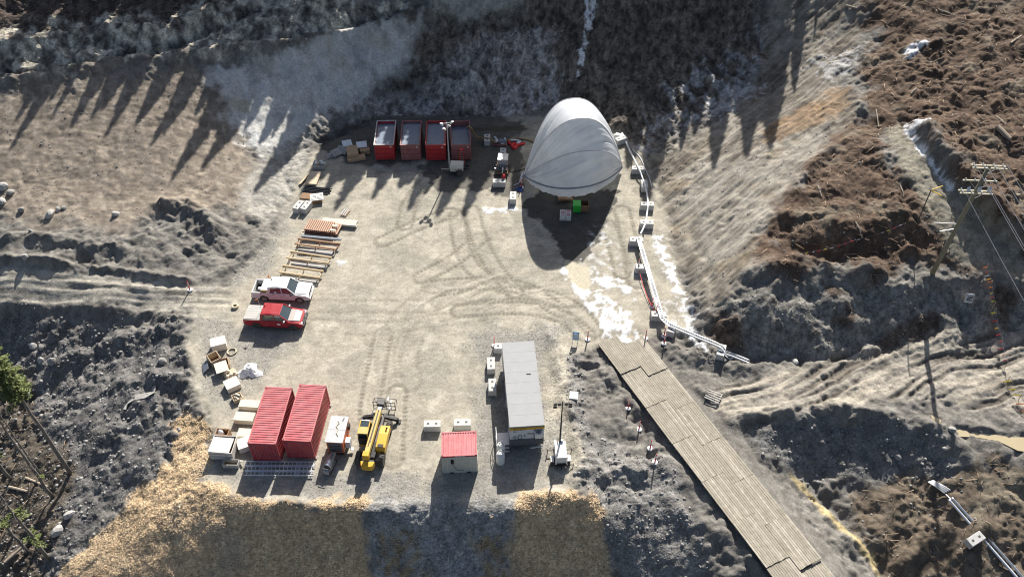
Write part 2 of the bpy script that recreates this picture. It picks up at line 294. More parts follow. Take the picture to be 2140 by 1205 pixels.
feature([(1090,1040),(1170,1034),(1240,1040)], 3, berm(.45, .7, 22))
feature([(1440,470),(1480,560),(1500,640)], 3, berm(-.3, .5, 23))
feature([(250,810),(300,790),(380,790)], 4, berm(.9, .8, 24))
feature([(130,760),(180,740),(280,700),(360,690)], 4, berm(.7, .8, 25))
feature([(1650,400),(1700,340),(1770,290),(1800,200)], 4, berm(.6, .9, 26))
feature([(1800,150),(1880,110),(1900,60)], 4, berm(-.7, .8, 27))
feature([(1600,450),(1720,480),(1840,470),(1900,430)], 5, berm(.7, 1.2, 28))
feature([(1640,520),(1760,530),(1860,520)], 5, berm(-.7, .8, 29))
# wheel tracks pressed into the pad
TRK = [[(985,440),(1000,500),(1030,560),(1075,610)],[(955,450),(962,510),(985,565),(1050,600)],[(1170,650),(1100,600),(1000,590),(900,600)],[(880,580),(950,545),(1000,500)],
       [(1240,690),(1200,640),(1120,610),(1020,615),(920,630)],[(1225,700),(1170,655),(1080,640),(960,650)],[(800,505),(870,470),(940,445)],[(845,470),(855,420),(900,370)],[(810,800),(800,740),(830,660),(900,610)],
       [(860,800),(850,740),(880,680),(960,640)],[(775,900),(770,860),(780,800),(800,700)],[(820,960),(825,880),(830,820)],[(640,640),(760,640),(900,640)],[(660,680),(800,690),(900,670),(1000,660)],
       [(1270,470),(1290,520),(1300,570)],[(1300,440),(1318,520),(1330,590)]]
mTrk = np.zeros(X.shape)
for i, t in enumerate(TRK):
    L = [tuple(U(*p)[:2]) for p in t]
    # round the corners of the run
    for _ in range(2):
        q = [L[0]]
        for a, b in zip(L[:-1], L[1:]): q += [(a[0]*.75+b[0]*.25, a[1]*.75+b[1]*.25), (a[0]*.25+b[0]*.75, a[1]*.25+b[1]*.75)]
        L = q+[L[-1]]
    s_ = crop(L, 2.5); x, y = X[s_], Y[s_]; d, sd, al, LL = pdist(L, x, y)
    for off in (-.85, .85):
        g = np.exp(-((sd*d-off)/.24)**4)*(.75+.25*np.sign(np.sin(al*2*math.pi/.45)))*sst(-1.2, .5, fbm(x, y, 2.5, 2, 90+i)+.35)
        mTrk[s_] = np.maximum(mTrk[s_], g*(.5 if i in (8, 9, 12, 13) else 1))
swp = fbm(np.hypot(X-6, Y-46)/.55, np.arctan2(Y-46, X-6)*3., 1.0, 3, 95)*(.3*zone([(700,560),(1000,500),(1200,600),(1250,690),(1180,690),(950,690),(650,760),(640,640)], 2, 2, 4, 61)+.6*zone([(950,560),(1150,560),(1240,620),(1250,690),(1180,690),(1000,680),(880,650)], 2.5, 2, 4, 61))*sst(-.4, .3, fbm(X, Y, 4, 2, 69))
Z += mPad*(-.05*mTrk+.035*swp)
PUD = [[(1998,890),(2035,900),(2070,905),(2110,912),(2170,915),(2170,948),(2120,940),(2085,920),(2040,912),(2005,912)], [(1944,870),(1964,880),(1960,890),(1948,882)]]; PUDZ = []
for i, p in enumerate(PUD):
    m_ = zone(p, .35, .5, 1.2, 150+i); lv = float((Z*m_).sum()/(m_.sum()+1e-6))-.14; PUDZ.append(lv); Z[:] = Z*(1-m_)+np.minimum(Z, lv-.12)*m_
# snow lies a few centimetres thick, mud puddle sits a little low
Z += .05*mSnow+.06*np.clip(mSnow2, 0, 1)-.03*mMud

# ------------------------------------------------------------ ground colour (albedo, plus light and shade painted on the ruts)
C3 = np.zeros(X.shape+(3,)); C3[:] = (.155, .145, .13)
def paint(m, c, k=1.0):
    m = np.clip(m*k, 0, 1)[..., None]; C3[:] = C3*(1-m)+np.array(c)*m
nv = fbm(X, Y, 4, 4, 50); nv2 = fbm(X, Y, .8, 3, 52); nv3 = fbm(X, Y, .32, 2, 54)
paint(sst(-.1, .5, nv), (.20, .19, .17), .6)
paint(mFan, (.125, .12, .115)); paint(mFan*sst(.05, .4, nv2), (.21, .20, .19), .6); paint(mFan*sst(.0, .5, nv), (.15, .138, .12), .5)
paint(mForest, (.085, .068, .05), .85); paint(mForest*sst(.1, .5, nv), (.20, .16, .09), .8)
paint(mSlopeL, (.205, .172, .137)); paint(mSlopeL*sst(-.1, .4, fbm(X+Y*.4, Y*.5, .9, 3, 55)), (.30, .255, .205), .75); paint(mSlopeL*sst(.1, .5, nv), (.17, .145, .12), .7)
paint(mTopBrown, (.072, .052, .042), .9)
paint(mClay, (.51, .495, .46)); paint(mClay*sst(0, .5, nv2), (.57, .56, .53), .5); paint(mClay*sst(.0, .4, nv), (.36, .325, .25), .8); paint(mClay*sst(.05, .4, -nv), (.42, .43, .43), .7); paint(mClay*sst(.1, .4, fbm(X, Y, 2.5, 3, 121)), (.29, .285, .27), .6)
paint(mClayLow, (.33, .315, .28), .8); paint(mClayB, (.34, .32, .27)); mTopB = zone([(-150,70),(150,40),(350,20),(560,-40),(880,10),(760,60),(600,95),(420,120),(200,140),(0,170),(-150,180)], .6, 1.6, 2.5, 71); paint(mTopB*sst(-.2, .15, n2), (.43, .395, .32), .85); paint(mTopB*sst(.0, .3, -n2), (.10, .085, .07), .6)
paint(mDarkC, (.105, .09, .074)); paint(mDarkC*sst(.0, .4, fbm(X*1.6, Y*.35, 1.6, 4, 117)), (.17, .145, .118), .75); paint(mDarkC*sst(.05, .35, -nv), (.07, .06, .05), .8)
paint(mMidRock, (.25, .225, .205)); paint(mMidRock*sst(.0, .35, nv), (.33, .31, .30), .8); paint(mMidRock*sst(.1, .4, fbm(X, Y, 2.0, 4, 123)), (.11, .095, .085), .8)
paint(mBlueR*sst(-.15, .2, fbm(X*.8+Y*.6, (Y*.8-X*.6)*.5, 1.2, 4, 125)), (.32, .32, .325), .6)
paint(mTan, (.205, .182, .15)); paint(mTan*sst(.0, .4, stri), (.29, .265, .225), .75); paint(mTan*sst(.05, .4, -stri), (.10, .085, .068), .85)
paint(mTanPale, (.31, .29, .25), .5); paint(mTan*sst(.1, .5, nv), (.235, .19, .13), .6); paint(mTan*sst(.1, .4, -nv), (.13, .115, .095), .5)
paint(mRust, (.22, .13, .06), .6)
paint(mBrownR, (.098, .066, .046)); paint(mBrownR*sst(.05, .5, nv2), (.165, .115, .08), .65); paint(mBrownR*sst(.1, .45, nv), (.18, .15, .112), .75); paint(mBrownR*sst(.1, .4, -nv), (.065, .042, .03), .8)
paint(mBench, (.25, .23, .18), .75); paint(mBench*sst(0, .4, nv2), (.18, .15, .11), .5)
paint(mBankF, (.20, .19, .17), .75); paint(mBankF*sst(.05, .4, nv), (.085, .058, .042), .9)
paint(mRut, (.235, .215, .185)); paint(mRut*sst(.0, .25, rut), (.33, .295, .24), .8); paint(mRut*sst(.05, .3, -rut), (.11, .095, .078), .85)  # crests painted lighter and troughs darker, imitating sunlit streaks along the ruts
paint(mPit, (.155, .152, .148), .8); paint(mBrownP, (.125, .095, .066), .85); paint(mBrownP*sst(.05, .4, nv), (.185, .16, .12), .8)
paint(mRoadL, (.30, .28, .24)); paint(mRoadL*sst(.0, .4, -rl), (.19, .17, .14), .6)
paint(mGrav, (.18, .172, .16)); paint(mGrav*sst(.05, .4, nv2), (.26, .25, .235), .7)
damp = sst(.08, .3, fbm(X, Y, 5, 4, 139)); paint(mPad, (.345, .315, .255)); paint(mPad*sst(-.05, .45, nv), (.285, .262, .218), .9); paint(mPad*sst(.0, .4, fbm(X, Y, 1.6, 3, 57)), (.41, .38, .315), .7); paint(mPad*sst(.1, .4, fbm(X*.5, Y*1.3, 2.4, 4, 58)), (.245, .225, .185), .6)
paint(mPad*damp, (.245, .23, .19), .55); paint(mPad*mPadG, (.215, .207, .19), .8); paint(mPad*sst(.15, .5, nv2), (.27, .25, .205), .45)
paint(mPad*mTrk, (.15, .135, .105), .75); paint(mPad*sst(.02, .35, -swp), (.205, .186, .15), .7); paint(mPad*sst(.05, .4, swp), (.43, .395, .325), .6)
chipc = np.clip(np.maximum(mChip, mChip2), 0, 1)
mFill = zone([(762,1040),(900,1050),(1088,1040),(1068,1300),(770,1300)], 1.0, 1.2, 2, 73); paint(mFill, (.27, .268, .26), .9); paint(mFill*sst(.0, .4, nv), (.19, .185, .175), .7)
paint(chipc, (.57, .41, .245)); paint(chipc*sst(.0, .45, nv2), (.70, .545, .34), .7); paint(chipc*sst(.05, .4, nv3), (.33, .235, .125), .6); paint(chipc*sst(.0, .45, nv), (.40, .33, .235), .7)
for m in mChipS: paint(m*sst(-.2, .3, nv2), (.27, .19, .09), .8)
paint(zone([(1650,985),(1680,1010),(1730,1060),(1790,1120),(1850,1190),(1835,1195),(1770,1120),(1720,1070),(1665,1010)], .2, .3, 1, 62), (.40, .32, .17), .9)
paint(zone([(960,268),(1095,262),(1100,272),(980,278)], .2, .3, 1, 63), (.20, .15, .06), .8)
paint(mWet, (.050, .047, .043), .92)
stk = fbm(X*.55+Y*.12, Y*1.5, .55, 3, 127)
mot = fbm(X, Y, 1.5, 3, 143, .55); shp = np.tanh(fbm(wx, wy, 1.1, 3, 145, .55)*5)
C3 *= np.clip(1+.14*nv3+(1-mPad)*(1-.6*mClay)*(1-.5*chip)*((.20+.22*np.clip(mDarkC+mMidRock+mTopB+mTopBrown, 0, 1))*shp+.16*mot+.22*np.clip(mDarkC+mMidRock+mTopB+mBankF+mClay*.5, 0, 1)*np.tanh(fbm(X, Y, .55, 2, 151)*6))+mPad*(.20*stk+.20*mot+.06*shp)+mSlopeL*.22*fbm(X*.5+Y*.3, Y*1.3, .6, 2, 131), .35, 1.7)[..., None]*(1+.03*RNG.standard_normal(X.shape)[..., None])
peb = np.clip(.55+.5*mFan+.6*mGrav-.15*mClay-.42*mSlopeL-.42*mTan+.1*mBrownR+.9*chip+.9*mFill+.8*mDarkC+.8*mMidRock+.7*mTopB+.7*mTopBrown+.6*mBankF+.5*mPit-.25*mPad+.35*mPad*mPadG-mSnow-mMud, .05, 1.6)
paint(mMud, (.42, .375, .28), .95)
paint(mSnow, (.62, .63, .645)); paint(np.clip(mSnow2, 0, 1), (.64, .65, .67), .92)
C3 = np.clip(C3, .015, .85)
gloss = np.clip(mWet*.18+mMud*.35, 0, 1)

def sheet(name, X, Y, Z, mat):
    ny, nx = X.shape; me = bpy.data.meshes.new(name)
    co = np.stack([X, Y, Z], -1).reshape(-1, 3).astype(np.float32)
    idx = np.arange(ny*nx, dtype=np.int32).reshape(ny, nx)
    f = np.stack([idx[:-1, :-1], idx[:-1, 1:], idx[1:, 1:], idx[1:, :-1]], -1).reshape(-1, 4)
    me.vertices.add(len(co)); me.vertices.foreach_set('co', co.ravel())
    me.loops.add(f.size); me.loops.foreach_set('vertex_index', f.ravel())
    me.polygons.add(len(f)); me.polygons.foreach_set('loop_start', np.arange(0, f.size, 4, dtype=np.int32))
    me.polygons.foreach_set('use_smooth', np.ones(len(f), bool))
    me.update(calc_edges=True); me.materials.append(mat)
    o = bpy.data.objects.new(name, me); COL.objects.link(o); return o

# ------------------------------------------------------------ materials
def nodes(name):
    m = bpy.data.materials.new(name); m.use_nodes = True; return m, m.node_tree, m.node_tree.nodes['Principled BSDF']
def ground_mat():
    m, t, b = nodes('earth'); N = t.nodes.new; L = t.links.new
    a = N('ShaderNodeAttribute'); a.attribute_name = 'soil'; g = N('ShaderNodeAttribute'); g.attribute_name = 'gloss'
    tc = N('ShaderNodeTexCoord')
    nz = N('ShaderNodeTexNoise'); nz.inputs['Scale'].default_value = 5.5; nz.inputs['Detail'].default_value = 6; nz.inputs['Roughness'].default_value = .7
    L(tc.outputs['Object'], nz.inputs['Vector'])
    mr = N('ShaderNodeMapRange'); mr.inputs[1].default_value = .3; mr.inputs[2].default_value = .7; mr.inputs[3].default_value = .74; mr.inputs[4].default_value = 1.26; L(nz.outputs['Fac'], mr.inputs[0])
    mx = N('ShaderNodeMix'); mx.data_type = 'RGBA'; mx.blend_type = 'MULTIPLY'; mx.inputs[0].default_value = 1
    L(a.outputs['Color'], mx.inputs[6]); L(mr.outputs[0], mx.inputs[7]); L(mx.outputs[2], b.inputs['Base Color'])
    rr = N('ShaderNodeMapRange'); rr.inputs[3].default_value = .95; rr.inputs[4].default_value = .28; L(g.outputs['Fac'], rr.inputs[0]); L(rr.outputs[0], b.inputs['Roughness'])
    b.inputs['Specular IOR Level'].default_value = .25
    pa = N('ShaderNodeAttribute'); pa.attribute_name = 'pebble'
    vo = N('ShaderNodeTexVoronoi'); vo.inputs['Scale'].default_value = 4.6; vo.inputs['Randomness'].default_value = 1; L(tc.outputs['Object'], vo.inputs['Vector'])
    v2 = N('ShaderNodeTexVoronoi'); v2.inputs['Scale'].default_value = 10.5; L(tc.outputs['Object'], v2.inputs['Vector'])
    h1 = N('ShaderNodeSeparateColor'); L(vo.outputs['Color'], h1.inputs[0]); h2 = N('ShaderNodeSeparateColor'); L(v2.outputs['Color'], h2.inputs[0])
    ad = N('ShaderNodeMath'); ad.operation = 'ADD'; L(h1.outputs[0], ad.inputs[0]); L(h2.outputs[0], ad.inputs[1])
    sp = N('ShaderNodeMapRange'); sp.inputs[2].default_value = 2; sp.inputs[3].default_value = -.38; sp.inputs[4].default_value = .38; L(ad.outputs[0], sp.inputs[0])
    ml = N('ShaderNodeMath'); ml.operation = 'MULTIPLY'; L(sp.outputs[0], ml.inputs[0]); L(pa.outputs['Fac'], ml.inputs[1])
    a1 = N('ShaderNodeMath'); a1.operation = 'ADD'; a1.inputs[1].default_value = 1; L(ml.outputs[0], a1.inputs[0])
    m3 = N('ShaderNodeMix'); m3.data_type = 'RGBA'; m3.blend_type = 'MULTIPLY'; m3.inputs[0].default_value = 1; L(mx.outputs[2], m3.inputs[6]); L(a1.outputs[0], m3.inputs[7]); L(m3.outputs[2], b.inputs['Base Color'])
    iv = N('ShaderNodeMath'); iv.operation = 'SUBTRACT'; iv.inputs[0].default_value = 1; L(vo.outputs['Distance'], iv.inputs[1])
    bp = N('ShaderNodeBump'); bp.inputs['Distance'].default_value = .07; sb = N('ShaderNodeMath'); sb.operation = 'MULTIPLY'; sb.inputs[1].default_value = .5; L(pa.outputs['Fac'], sb.inputs[0]); L(sb.outputs[0], bp.inputs['Strength'])
    L(iv.outputs[0], bp.inputs['Height']); L(bp.outputs[0], b.inputs['Normal'])
    return m
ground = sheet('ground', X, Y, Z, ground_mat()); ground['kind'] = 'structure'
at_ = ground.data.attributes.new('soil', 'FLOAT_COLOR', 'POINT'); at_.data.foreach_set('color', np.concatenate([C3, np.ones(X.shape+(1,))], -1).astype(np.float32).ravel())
at_ = ground.data.attributes.new('gloss', 'FLOAT', 'POINT'); at_.data.foreach_set('value', gloss.astype(np.float32).ravel())
at_ = ground.data.attributes.new('pebble', 'FLOAT', 'POINT'); at_.data.foreach_set('value', peb.astype(np.float32).ravel())
def gz(x, y):
    """true ground level at a place"""
    i = int(np.clip(np.searchsorted(XA, x)-1, 0, len(XA)-2)); j = int(np.clip(np.searchsorted(YA, y)-1, 0, len(YA)-2))
    u = (x-XA[i])/(XA[i+1]-XA[i]); v = (y-YA[j])/(YA[j+1]-YA[j])
    return float((Z[j, i]*(1-u)+Z[j, i+1]*u)*(1-v)+(Z[j+1, i]*(1-u)+Z[j+1, i+1]*u)*v)
# ------------------------------------------------------------ object materials
MAT = {}
def pm(name, col, rough=.6, metal=0, var=.12, sc=3.0, dust=0.0, dcol=(.34, .31, .26), spec=.4, dsc=1.7, world=False):
    m, t, b = nodes(name); N = t.nodes.new; L = t.links.new
    tc = N('ShaderNodeTexCoord'); ge = N('ShaderNodeNewGeometry'); crd = ge.outputs['Position'] if world else tc.outputs['Object']; nz = N('ShaderNodeTexNoise'); nz.inputs['Scale'].default_value = sc; nz.inputs['Detail'].default_value = 5; nz.inputs['Roughness'].default_value = .65
    L(crd, nz.inputs['Vector'])
    mr = N('ShaderNodeMapRange'); mr.inputs[1].default_value = .3; mr.inputs[2].default_value = .7; mr.inputs[3].default_value = 1-var; mr.inputs[4].default_value = 1+var; L(nz.outputs['Fac'], mr.inputs[0])
    mx = N('ShaderNodeMix'); mx.data_type = 'RGBA'; mx.blend_type = 'MULTIPLY'; mx.inputs[0].default_value = 1; mx.inputs[6].default_value = (*col, 1); L(mr.outputs[0], mx.inputs[7])
    out = mx.outputs[2]
    if dust:
        n2 = N('ShaderNodeTexNoise'); n2.inputs['Scale'].default_value = dsc; n2.inputs['Detail'].default_value = 6; n2.inputs['Roughness'].default_value = .7; L(crd, n2.inputs['Vector'])
        d = N('ShaderNodeMapRange'); d.inputs[1].default_value = .35; d.inputs[2].default_value = .75; d.inputs[3].default_value = dust*.25; d.inputs[4].default_value = min(1, dust*1.6); L(n2.outputs['Fac'], d.inputs[0])
        m2 = N('ShaderNodeMix'); m2.data_type = 'RGBA'; L(d.outputs[0], m2.inputs[0]); L(out, m2.inputs[6]); m2.inputs[7].default_value = (*dcol, 1); out = m2.outputs[2]
    L(out, b.inputs['Base Color']); b.inputs['Roughness'].default_value = rough; b.inputs['Metallic'].default_value = metal; b.inputs['Specular IOR Level'].default_value = spec
    MAT[name] = m; return m
pm('container_red', (.38, .035, .048), .45, 0, .2, 2.2, .18, (.50, .36, .34)); pm('container_roof', (.45, .095, .108), .35, 0, .18, 1.5, .30, (.60, .38, .36), .4, .9)
pm('bin_red', (.40, .016, .022), .4, 0, .18, 2.5, .1, (.4, .3, .27)); pm('bin_faded', (.27, .075, .075), .6, 0, .3, 2.0, .32, (.35, .24, .22)); pm('grey_rim', (.42, .43, .45), .5, .2, .1, 4, .2)
pm('slurry', (.165, .205, .265), .30, 0, .15, 1.0, .1, (.30, .31, .32), .5, .6)
pm('cream_paint', (.62, .60, .52), .45, 0, .07, 3, .16); pm('white_paint', (.75, .75, .73), .4, 0, .05, 3, .12); pm('white_truck', (.74, .75, .76), .25, 0, .04, 2, .14); pm('red_truck', (.36, .012, .025), .25, 0, .06, 2, .12)
pm('dusty_hood', (.45, .40, .38), .4, 0, .12, 2, .3); pm('tonneau', (.50, .485, .45), .7, 0, .08, 3, .3)
pm('glass', (.03, .05, .06), .06, 0, .05, 3, .05, spec=.9); pm('black', (.018, .018, .02), .55, 0, .2, 5, .1, (.1, .095, .085)); pm('rubber', (.028, .027, .026), .8, 0, .2, 6, .45, (.17, .155, .135))
pm('steel', (.48, .49, .50), .4, .6, .1, 5, .12); pm('galv', (.55, .57, .60), .38, .75, .12, 6, .08); pm('alu', (.72, .75, .80), .4, .25, .06, 6); pm('dark_steel', (.07, .07, .075), .5, .4, .2, 5, .2)
pm('concrete', (.52, .515, .50), .85, 0, .14, 2.5, .2, (.36, .34, .31)); pm('pocket', (.12, .118, .112), .9)
pm('roof_grey', (.285, .29, .295), .7, 0, .06, 1.2, .14, (.36, .35, .34)); pm('fascia', (.62, .36, .03), .5, 0, .06); pm('skirt', (.12, .125, .135), .6, 0, .1); pm('trailer_white', (.66, .67, .68), .5, 0, .05, 3, .1)
pm('ply', (.56, .45, .31), .8, 0, .14, 2.0, .14, (.5, .45, .38)); pm('ply_pale', (.64, .58, .48), .8, 0, .1, 2.0, .12); pm('ply_white', (.66, .63, .58), .75, 0, .08, 2, .16, (.4, .36, .3)); pm('ply_dark', (.21, .125, .07), .85, 0, .2); pm('lumber', (.50, .39, .25), .75, 0, .16, 3); pm('lumber_grey', (.40, .385, .36), .8, 0, .14, 3); pm('lumber_brown', (.33, .20, .12), .8, 0, .16, 3)
pm('board_grey', (.20, .225, .26), .8, 0, .1); pm('cardboard', (.42, .29, .18), .8, 0, .08); pm('orange_pipe', (.43, .27, .185), .6, 0, .12, 3, .15, (.5, .36, .26)); pm('pipe_end', (.13, .03, .028), .8); pm('black_pipe', (.03, .032, .036), .45); pm('white_pipe', (.74, .75, .76), .4, 0, .04)
pm('yellow', (.62, .36, .012), .4, 0, .08, 2.5, .14); pm('yellow_dirty', (.55, .35, .05), .5, 0, .12, 2.5, .34, (.50, .40, .27)); pm('orange', (.60, .115, .02), .45, 0, .1, 2.5, .15); pm('signal_red', (.62, .03, .03), .5, 0, .06); pm('signal_orange', (.75, .20, .03), .5); pm('flag_yellow', (.75, .60, .03), .6); pm('bright_yellow', (.80, .55, .02), .5)
pm('green', (.03, .42, .05), .5); pm('blue', (.03, .07, .22), .6); pm('hose_tan', (.33, .23, .09), .6); pm('hose_cream', (.55, .50, .36), .6); pm('sheet_white', (.70, .70, .71), .6, 0, .1); pm('paper', (.68, .72, .76), .6)
pm('mat_wood', (.40, .365, .295), .85, 0, .25, 2.5, .85, (.21, .185, .145), .3, .45, True); pm('mat_wood2', (.33, .30, .24), .85, 0, .28, 2.5, .7, (.27, .24, .19), .3, .55, True); pm('mat_wood3', (.46, .42, .345), .85, 0, .28, 2.5, .7, (.29, .26, .21), .3, .55, True); pm('pole_wood', (.235, .215, .15), .8, 0, .15, 2); pm('arm_wood', (.47, .43, .32), .7, 0, .1); pm('insulator', (.55, .60, .66), .2)
pm('bark', (.17, .155, .14), .9, 0, .3, 3); pm('deadwood', (.36, .30, .23), .85, 0, .2, 3); pm('needle', (.13, .155, .045), .7, 0, .35, 4); pm('needle_dark', (.028, .055, .02), .7, 0, .3, 4)
pm('rock', (.27, .265, .255), .9, 0, .22, 2.2, .2); pm('rock_pale', (.40, .39, .375), .9, 0, .2, 2.2, .2); pm('stone', (.27, .262, .25), .9, 0, .5, .8); pm('chipwood', (.58, .44, .285), .8, 0, .4, 1.2); pm('twig', (.30, .22, .145), .85, 0, .3, .6); pm('geotextile', (.36, .345, .32), .9)
pm('cement_bag', (.62, .61, .59), .7, 0, .06); pm('bag_red', (.50, .10, .09), .7); pm('lamp_face', (.55, .58, .60), .15); pm('lens_clear', (.70, .72, .74), .15); pm('lens_red', (.35, .01, .015), .25); pm('sign_blue', (.25, .40, .58), .5); pm('chrome', (.7, .7, .7), .2, .9)
pm('lettering', (.012, .012, .012), .5); pm('mud_water', (.40, .335, .215), .08, 0, .04, 1, spec=.5); pm('hydro_wire', (.30, .30, .31), .4, .5)
def fabric():
    m, t, b = nodes('tent_fabric'); N = t.nodes.new; L = t.links.new
    tc = N('ShaderNodeTexCoord'); nz = N('ShaderNodeTexNoise'); nz.inputs['Scale'].default_value = .55; nz.inputs['Detail'].default_value = 6; L(tc.outputs['Object'], nz.inputs['Vector'])
    cr = N('ShaderNodeValToRGB'); cr.color_ramp.elements[0].color = (.62, .65, .685, 1); cr.color_ramp.elements[1].color = (.75, .78, .815, 1); cr.color_ramp.elements[0].position = .3; cr.color_ramp.elements[1].position = .65; L(nz.outputs['Fac'], cr.inputs[0])
    L(cr.outputs[0], b.inputs['Base Color']); b.inputs['Roughness'].default_value = .6; b.inputs['Specular IOR Level'].default_value = .3
    tr = N('ShaderNodeBsdfTranslucent'); L(cr.outputs[0], tr.inputs[0]); mx = N('ShaderNodeMixShader'); mx.inputs[0].default_value = .40
    L(b.outputs[0], mx.inputs[1]); L(tr.outputs[0], mx.inputs[2]); L(mx.outputs[0], t.nodes['Material Output'].inputs[0]); MAT['tent_fabric'] = m
fabric()

# ------------------------------------------------------------ mesh helpers
class MB:
    def __init__(s): s.v = []; s.f = []; s.m = []; s.mats = []
    def mi(s, mat):
        if mat not in s.mats: s.mats.append(mat)
        return s.mats.index(mat)
    def add(s, vs, fs, mat):
        k = len(s.v); s.v += [tuple(map(float, v)) for v in vs]; i = s.mi(mat)
        for f in fs: s.f.append([k+j for j in f]); s.m.append(i)
        return s
    def box(s, c, d, mat, rz=0, top=(1, 1), tilt=None, sh=(0, 0)):
        """box: centre of its base c, size d; top = taper of the upper face, sh = shift of the upper face"""
        ca, sa = math.cos(rz), math.sin(rz); vs = []
        for z, (tx, ty), (ox, oy) in ((0, (1, 1), (0, 0)), (1, top, sh)):
            for a, b in ((-.5, -.5), (.5, -.5), (.5, .5), (-.5, .5)):
                p = Vector((a*d[0]*tx+ox, b*d[1]*ty+oy, z*d[2]))
                if tilt: p = tilt @ p
                vs.append((c[0]+p.x*ca-p.y*sa, c[1]+p.x*sa+p.y*ca, c[2]+p.z))
        return s.add(vs, [(3, 2, 1, 0), (4, 5, 6, 7), (0, 1, 5, 4), (1, 2, 6, 5), (2, 3, 7, 6), (3, 0, 4, 7)], mat)
    def bar(s, a, b, w, h, mat, up=(0, 0, 1)):
        a, b = Vector(a), Vector(b); d = (b-a).normalized(); u = Vector(up)
        if abs(d.dot(u)) > .98: u = Vector((0, 1, 0))
        x = d.cross(u).normalized()*w/2; y = x.cross(d).normalized()*h/2; vs = []
        for p in (a, b): vs += [p-x-y, p+x-y, p+x+y, p-x+y]
        return s.add(vs, [(3, 2, 1, 0), (4, 5, 6, 7), (0, 1, 5, 4), (1, 2, 6, 5), (2, 3, 7, 6), (3, 0, 4, 7)], mat)
    def tube(s, pts, r, mat, n=8, cap=True):
        P = [Vector(p) for p in pts]; rr = r if isinstance(r, (list, tuple)) else [r]*len(P); vs = []; fs = []; ref = None
        for i, p in enumerate(P):
            d = (P[min(i+1, len(P)-1)]-P[max(i-1, 0)]).normalized()
            if ref is None: ref = Vector((0, 0, 1)) if abs(d.z) < .9 else Vector((1, 0, 0))
            x = d.cross(ref).normalized(); y = x.cross(d).normalized(); ref = y if abs(d.dot(y)) < .9 else ref
            for k in range(n):
                a = 2*math.pi*k/n; vs.append(p+x*rr[i]*math.cos(a)+y*rr[i]*math.sin(a))
        for i in range(len(P)-1):
            for k in range(n): fs.append((i*n+k, i*n+(k+1) % n, (i+1)*n+(k+1) % n, (i+1)*n+k))
        if cap: fs += [tuple(range(n))[::-1], tuple((len(P)-1)*n+k for k in range(n))]
        return s.add(vs, fs, mat)
    def lathe(s, prof, c, mat, n=16, axis='z'):
        vs = []; fs = []
        for r, h in prof:
            for k in range(n):
                a = 2*math.pi*k/n; p = (r*math.cos(a), r*math.sin(a), h)
                if axis == 'x': p = (p[2], p[0], p[1])
                if axis == 'y': p = (p[0], p[2], p[1])
                vs.append((c[0]+p[0], c[1]+p[1], c[2]+p[2]))
        for i in range(len(prof)-1):
            for k in range(n): fs.append((i*n+k, i*n+(k+1) % n, (i+1)*n+(k+1) % n, (i+1)*n+k))
        fs += [tuple(range(n))[::-1], tuple((len(prof)-1)*n+k for k in range(n))]
        return s.add(vs, fs, mat)
    def prism(s, poly, y0, y1, mat, plane='xz', inset=None):
        """outline in a plane pulled between two levels; inset=(sx,..) scales nothing, kept simple"""
        vs = []
        for y in (y0, y1):
            for a, b in poly: vs.append({'xz': (a, y, b), 'yz': (y, a, b), 'xy': (a, b, y)}[plane])
        n_ = len(poly); fs = [tuple(range(n_)), tuple(range(2*n_-1, n_-1, -1))]+[(i, i+n_, (i+1) % n_+n_, (i+1) % n_) for i in range(n_)]
        return s.add(vs, fs, mat)
    def build(s, name, parent=None, smooth=False, bevel=0, loc=None):
        me = bpy.data.meshes.new(name); me.from_pydata(s.v, [], s.f); me.update()
        for q in s.mats: me.materials.append(MAT[q])
        if len(s.mats) > 1: me.polygons.foreach_set('material_index', s.m)
        if smooth: me.polygons.foreach_set('use_smooth', [True]*len(me.polygons))
        import bmesh
        bm = bmesh.new(); bm.from_mesh(me); bmesh.ops.recalc_face_normals(bm, faces=bm.faces); bm.to_mesh(me); bm.free()
        o = bpy.data.objects.new(name, me); COL.objects.link(o)
        if parent: o.parent = parent
        if loc is not None: o.location = loc
        if bevel:
            b = o.modifiers.new('bevel', 'BEVEL'); b.width = bevel; b.segments = 2; b.limit_method = 'ANGLE'
        return o
def tag(o, label, cat, group=None):
    o['label'] = label; o['category'] = cat
    if group: o['group'] = group
    return o
def thing(name, label, cat, loc=(0, 0, 0), rz=0, group=None):
    o = bpy.data.objects.new(name, None); o.empty_display_size = .3; COL.objects.link(o); o.location = tuple(map(float, loc)); o.rotation_euler = (0, 0, rz)
    return tag(o, label, cat, group)
def dup(root, loc, rz, label, group=None):
    r = root.copy(); COL.objects.link(r); r.location = tuple(map(float, loc)); r.rotation_euler = (0, 0, rz); r['label'] = label
    if group: r['group'] = group
    for ch in list(root.children):
        c = ch.copy(); COL.objects.link(c); c.parent = r
        for g in list(ch.children):
            d = g.copy(); COL.objects.link(d); d.parent = c
    return r
def one(mb, name, label, cat, loc=(0, 0, 0), rz=0, group=None, smooth=False, bevel=0):
    o = mb.build(name, None, smooth, bevel); o.location = tuple(map(float, loc)); o.rotation_euler = (0, 0, rz); return tag(o, label, cat, group)
def text(s, size, parent, name, mat, M, ext=.004):
    c = bpy.data.curves.new(name, 'FONT'); c.body = s; c.size = size; c.extrude = ext; c.align_x = 'LEFT'
    t = bpy.data.objects.new(name, c); COL.objects.link(t); bpy.context.view_layer.update()
    me = bpy.data.meshes.new_from_object(t); bpy.data.objects.remove(t); me.materials.clear(); me.materials.append(MAT[mat]); me.transform(M)
    o = bpy.data.objects.new(name, me); COL.objects.link(o); o.parent = parent; return o
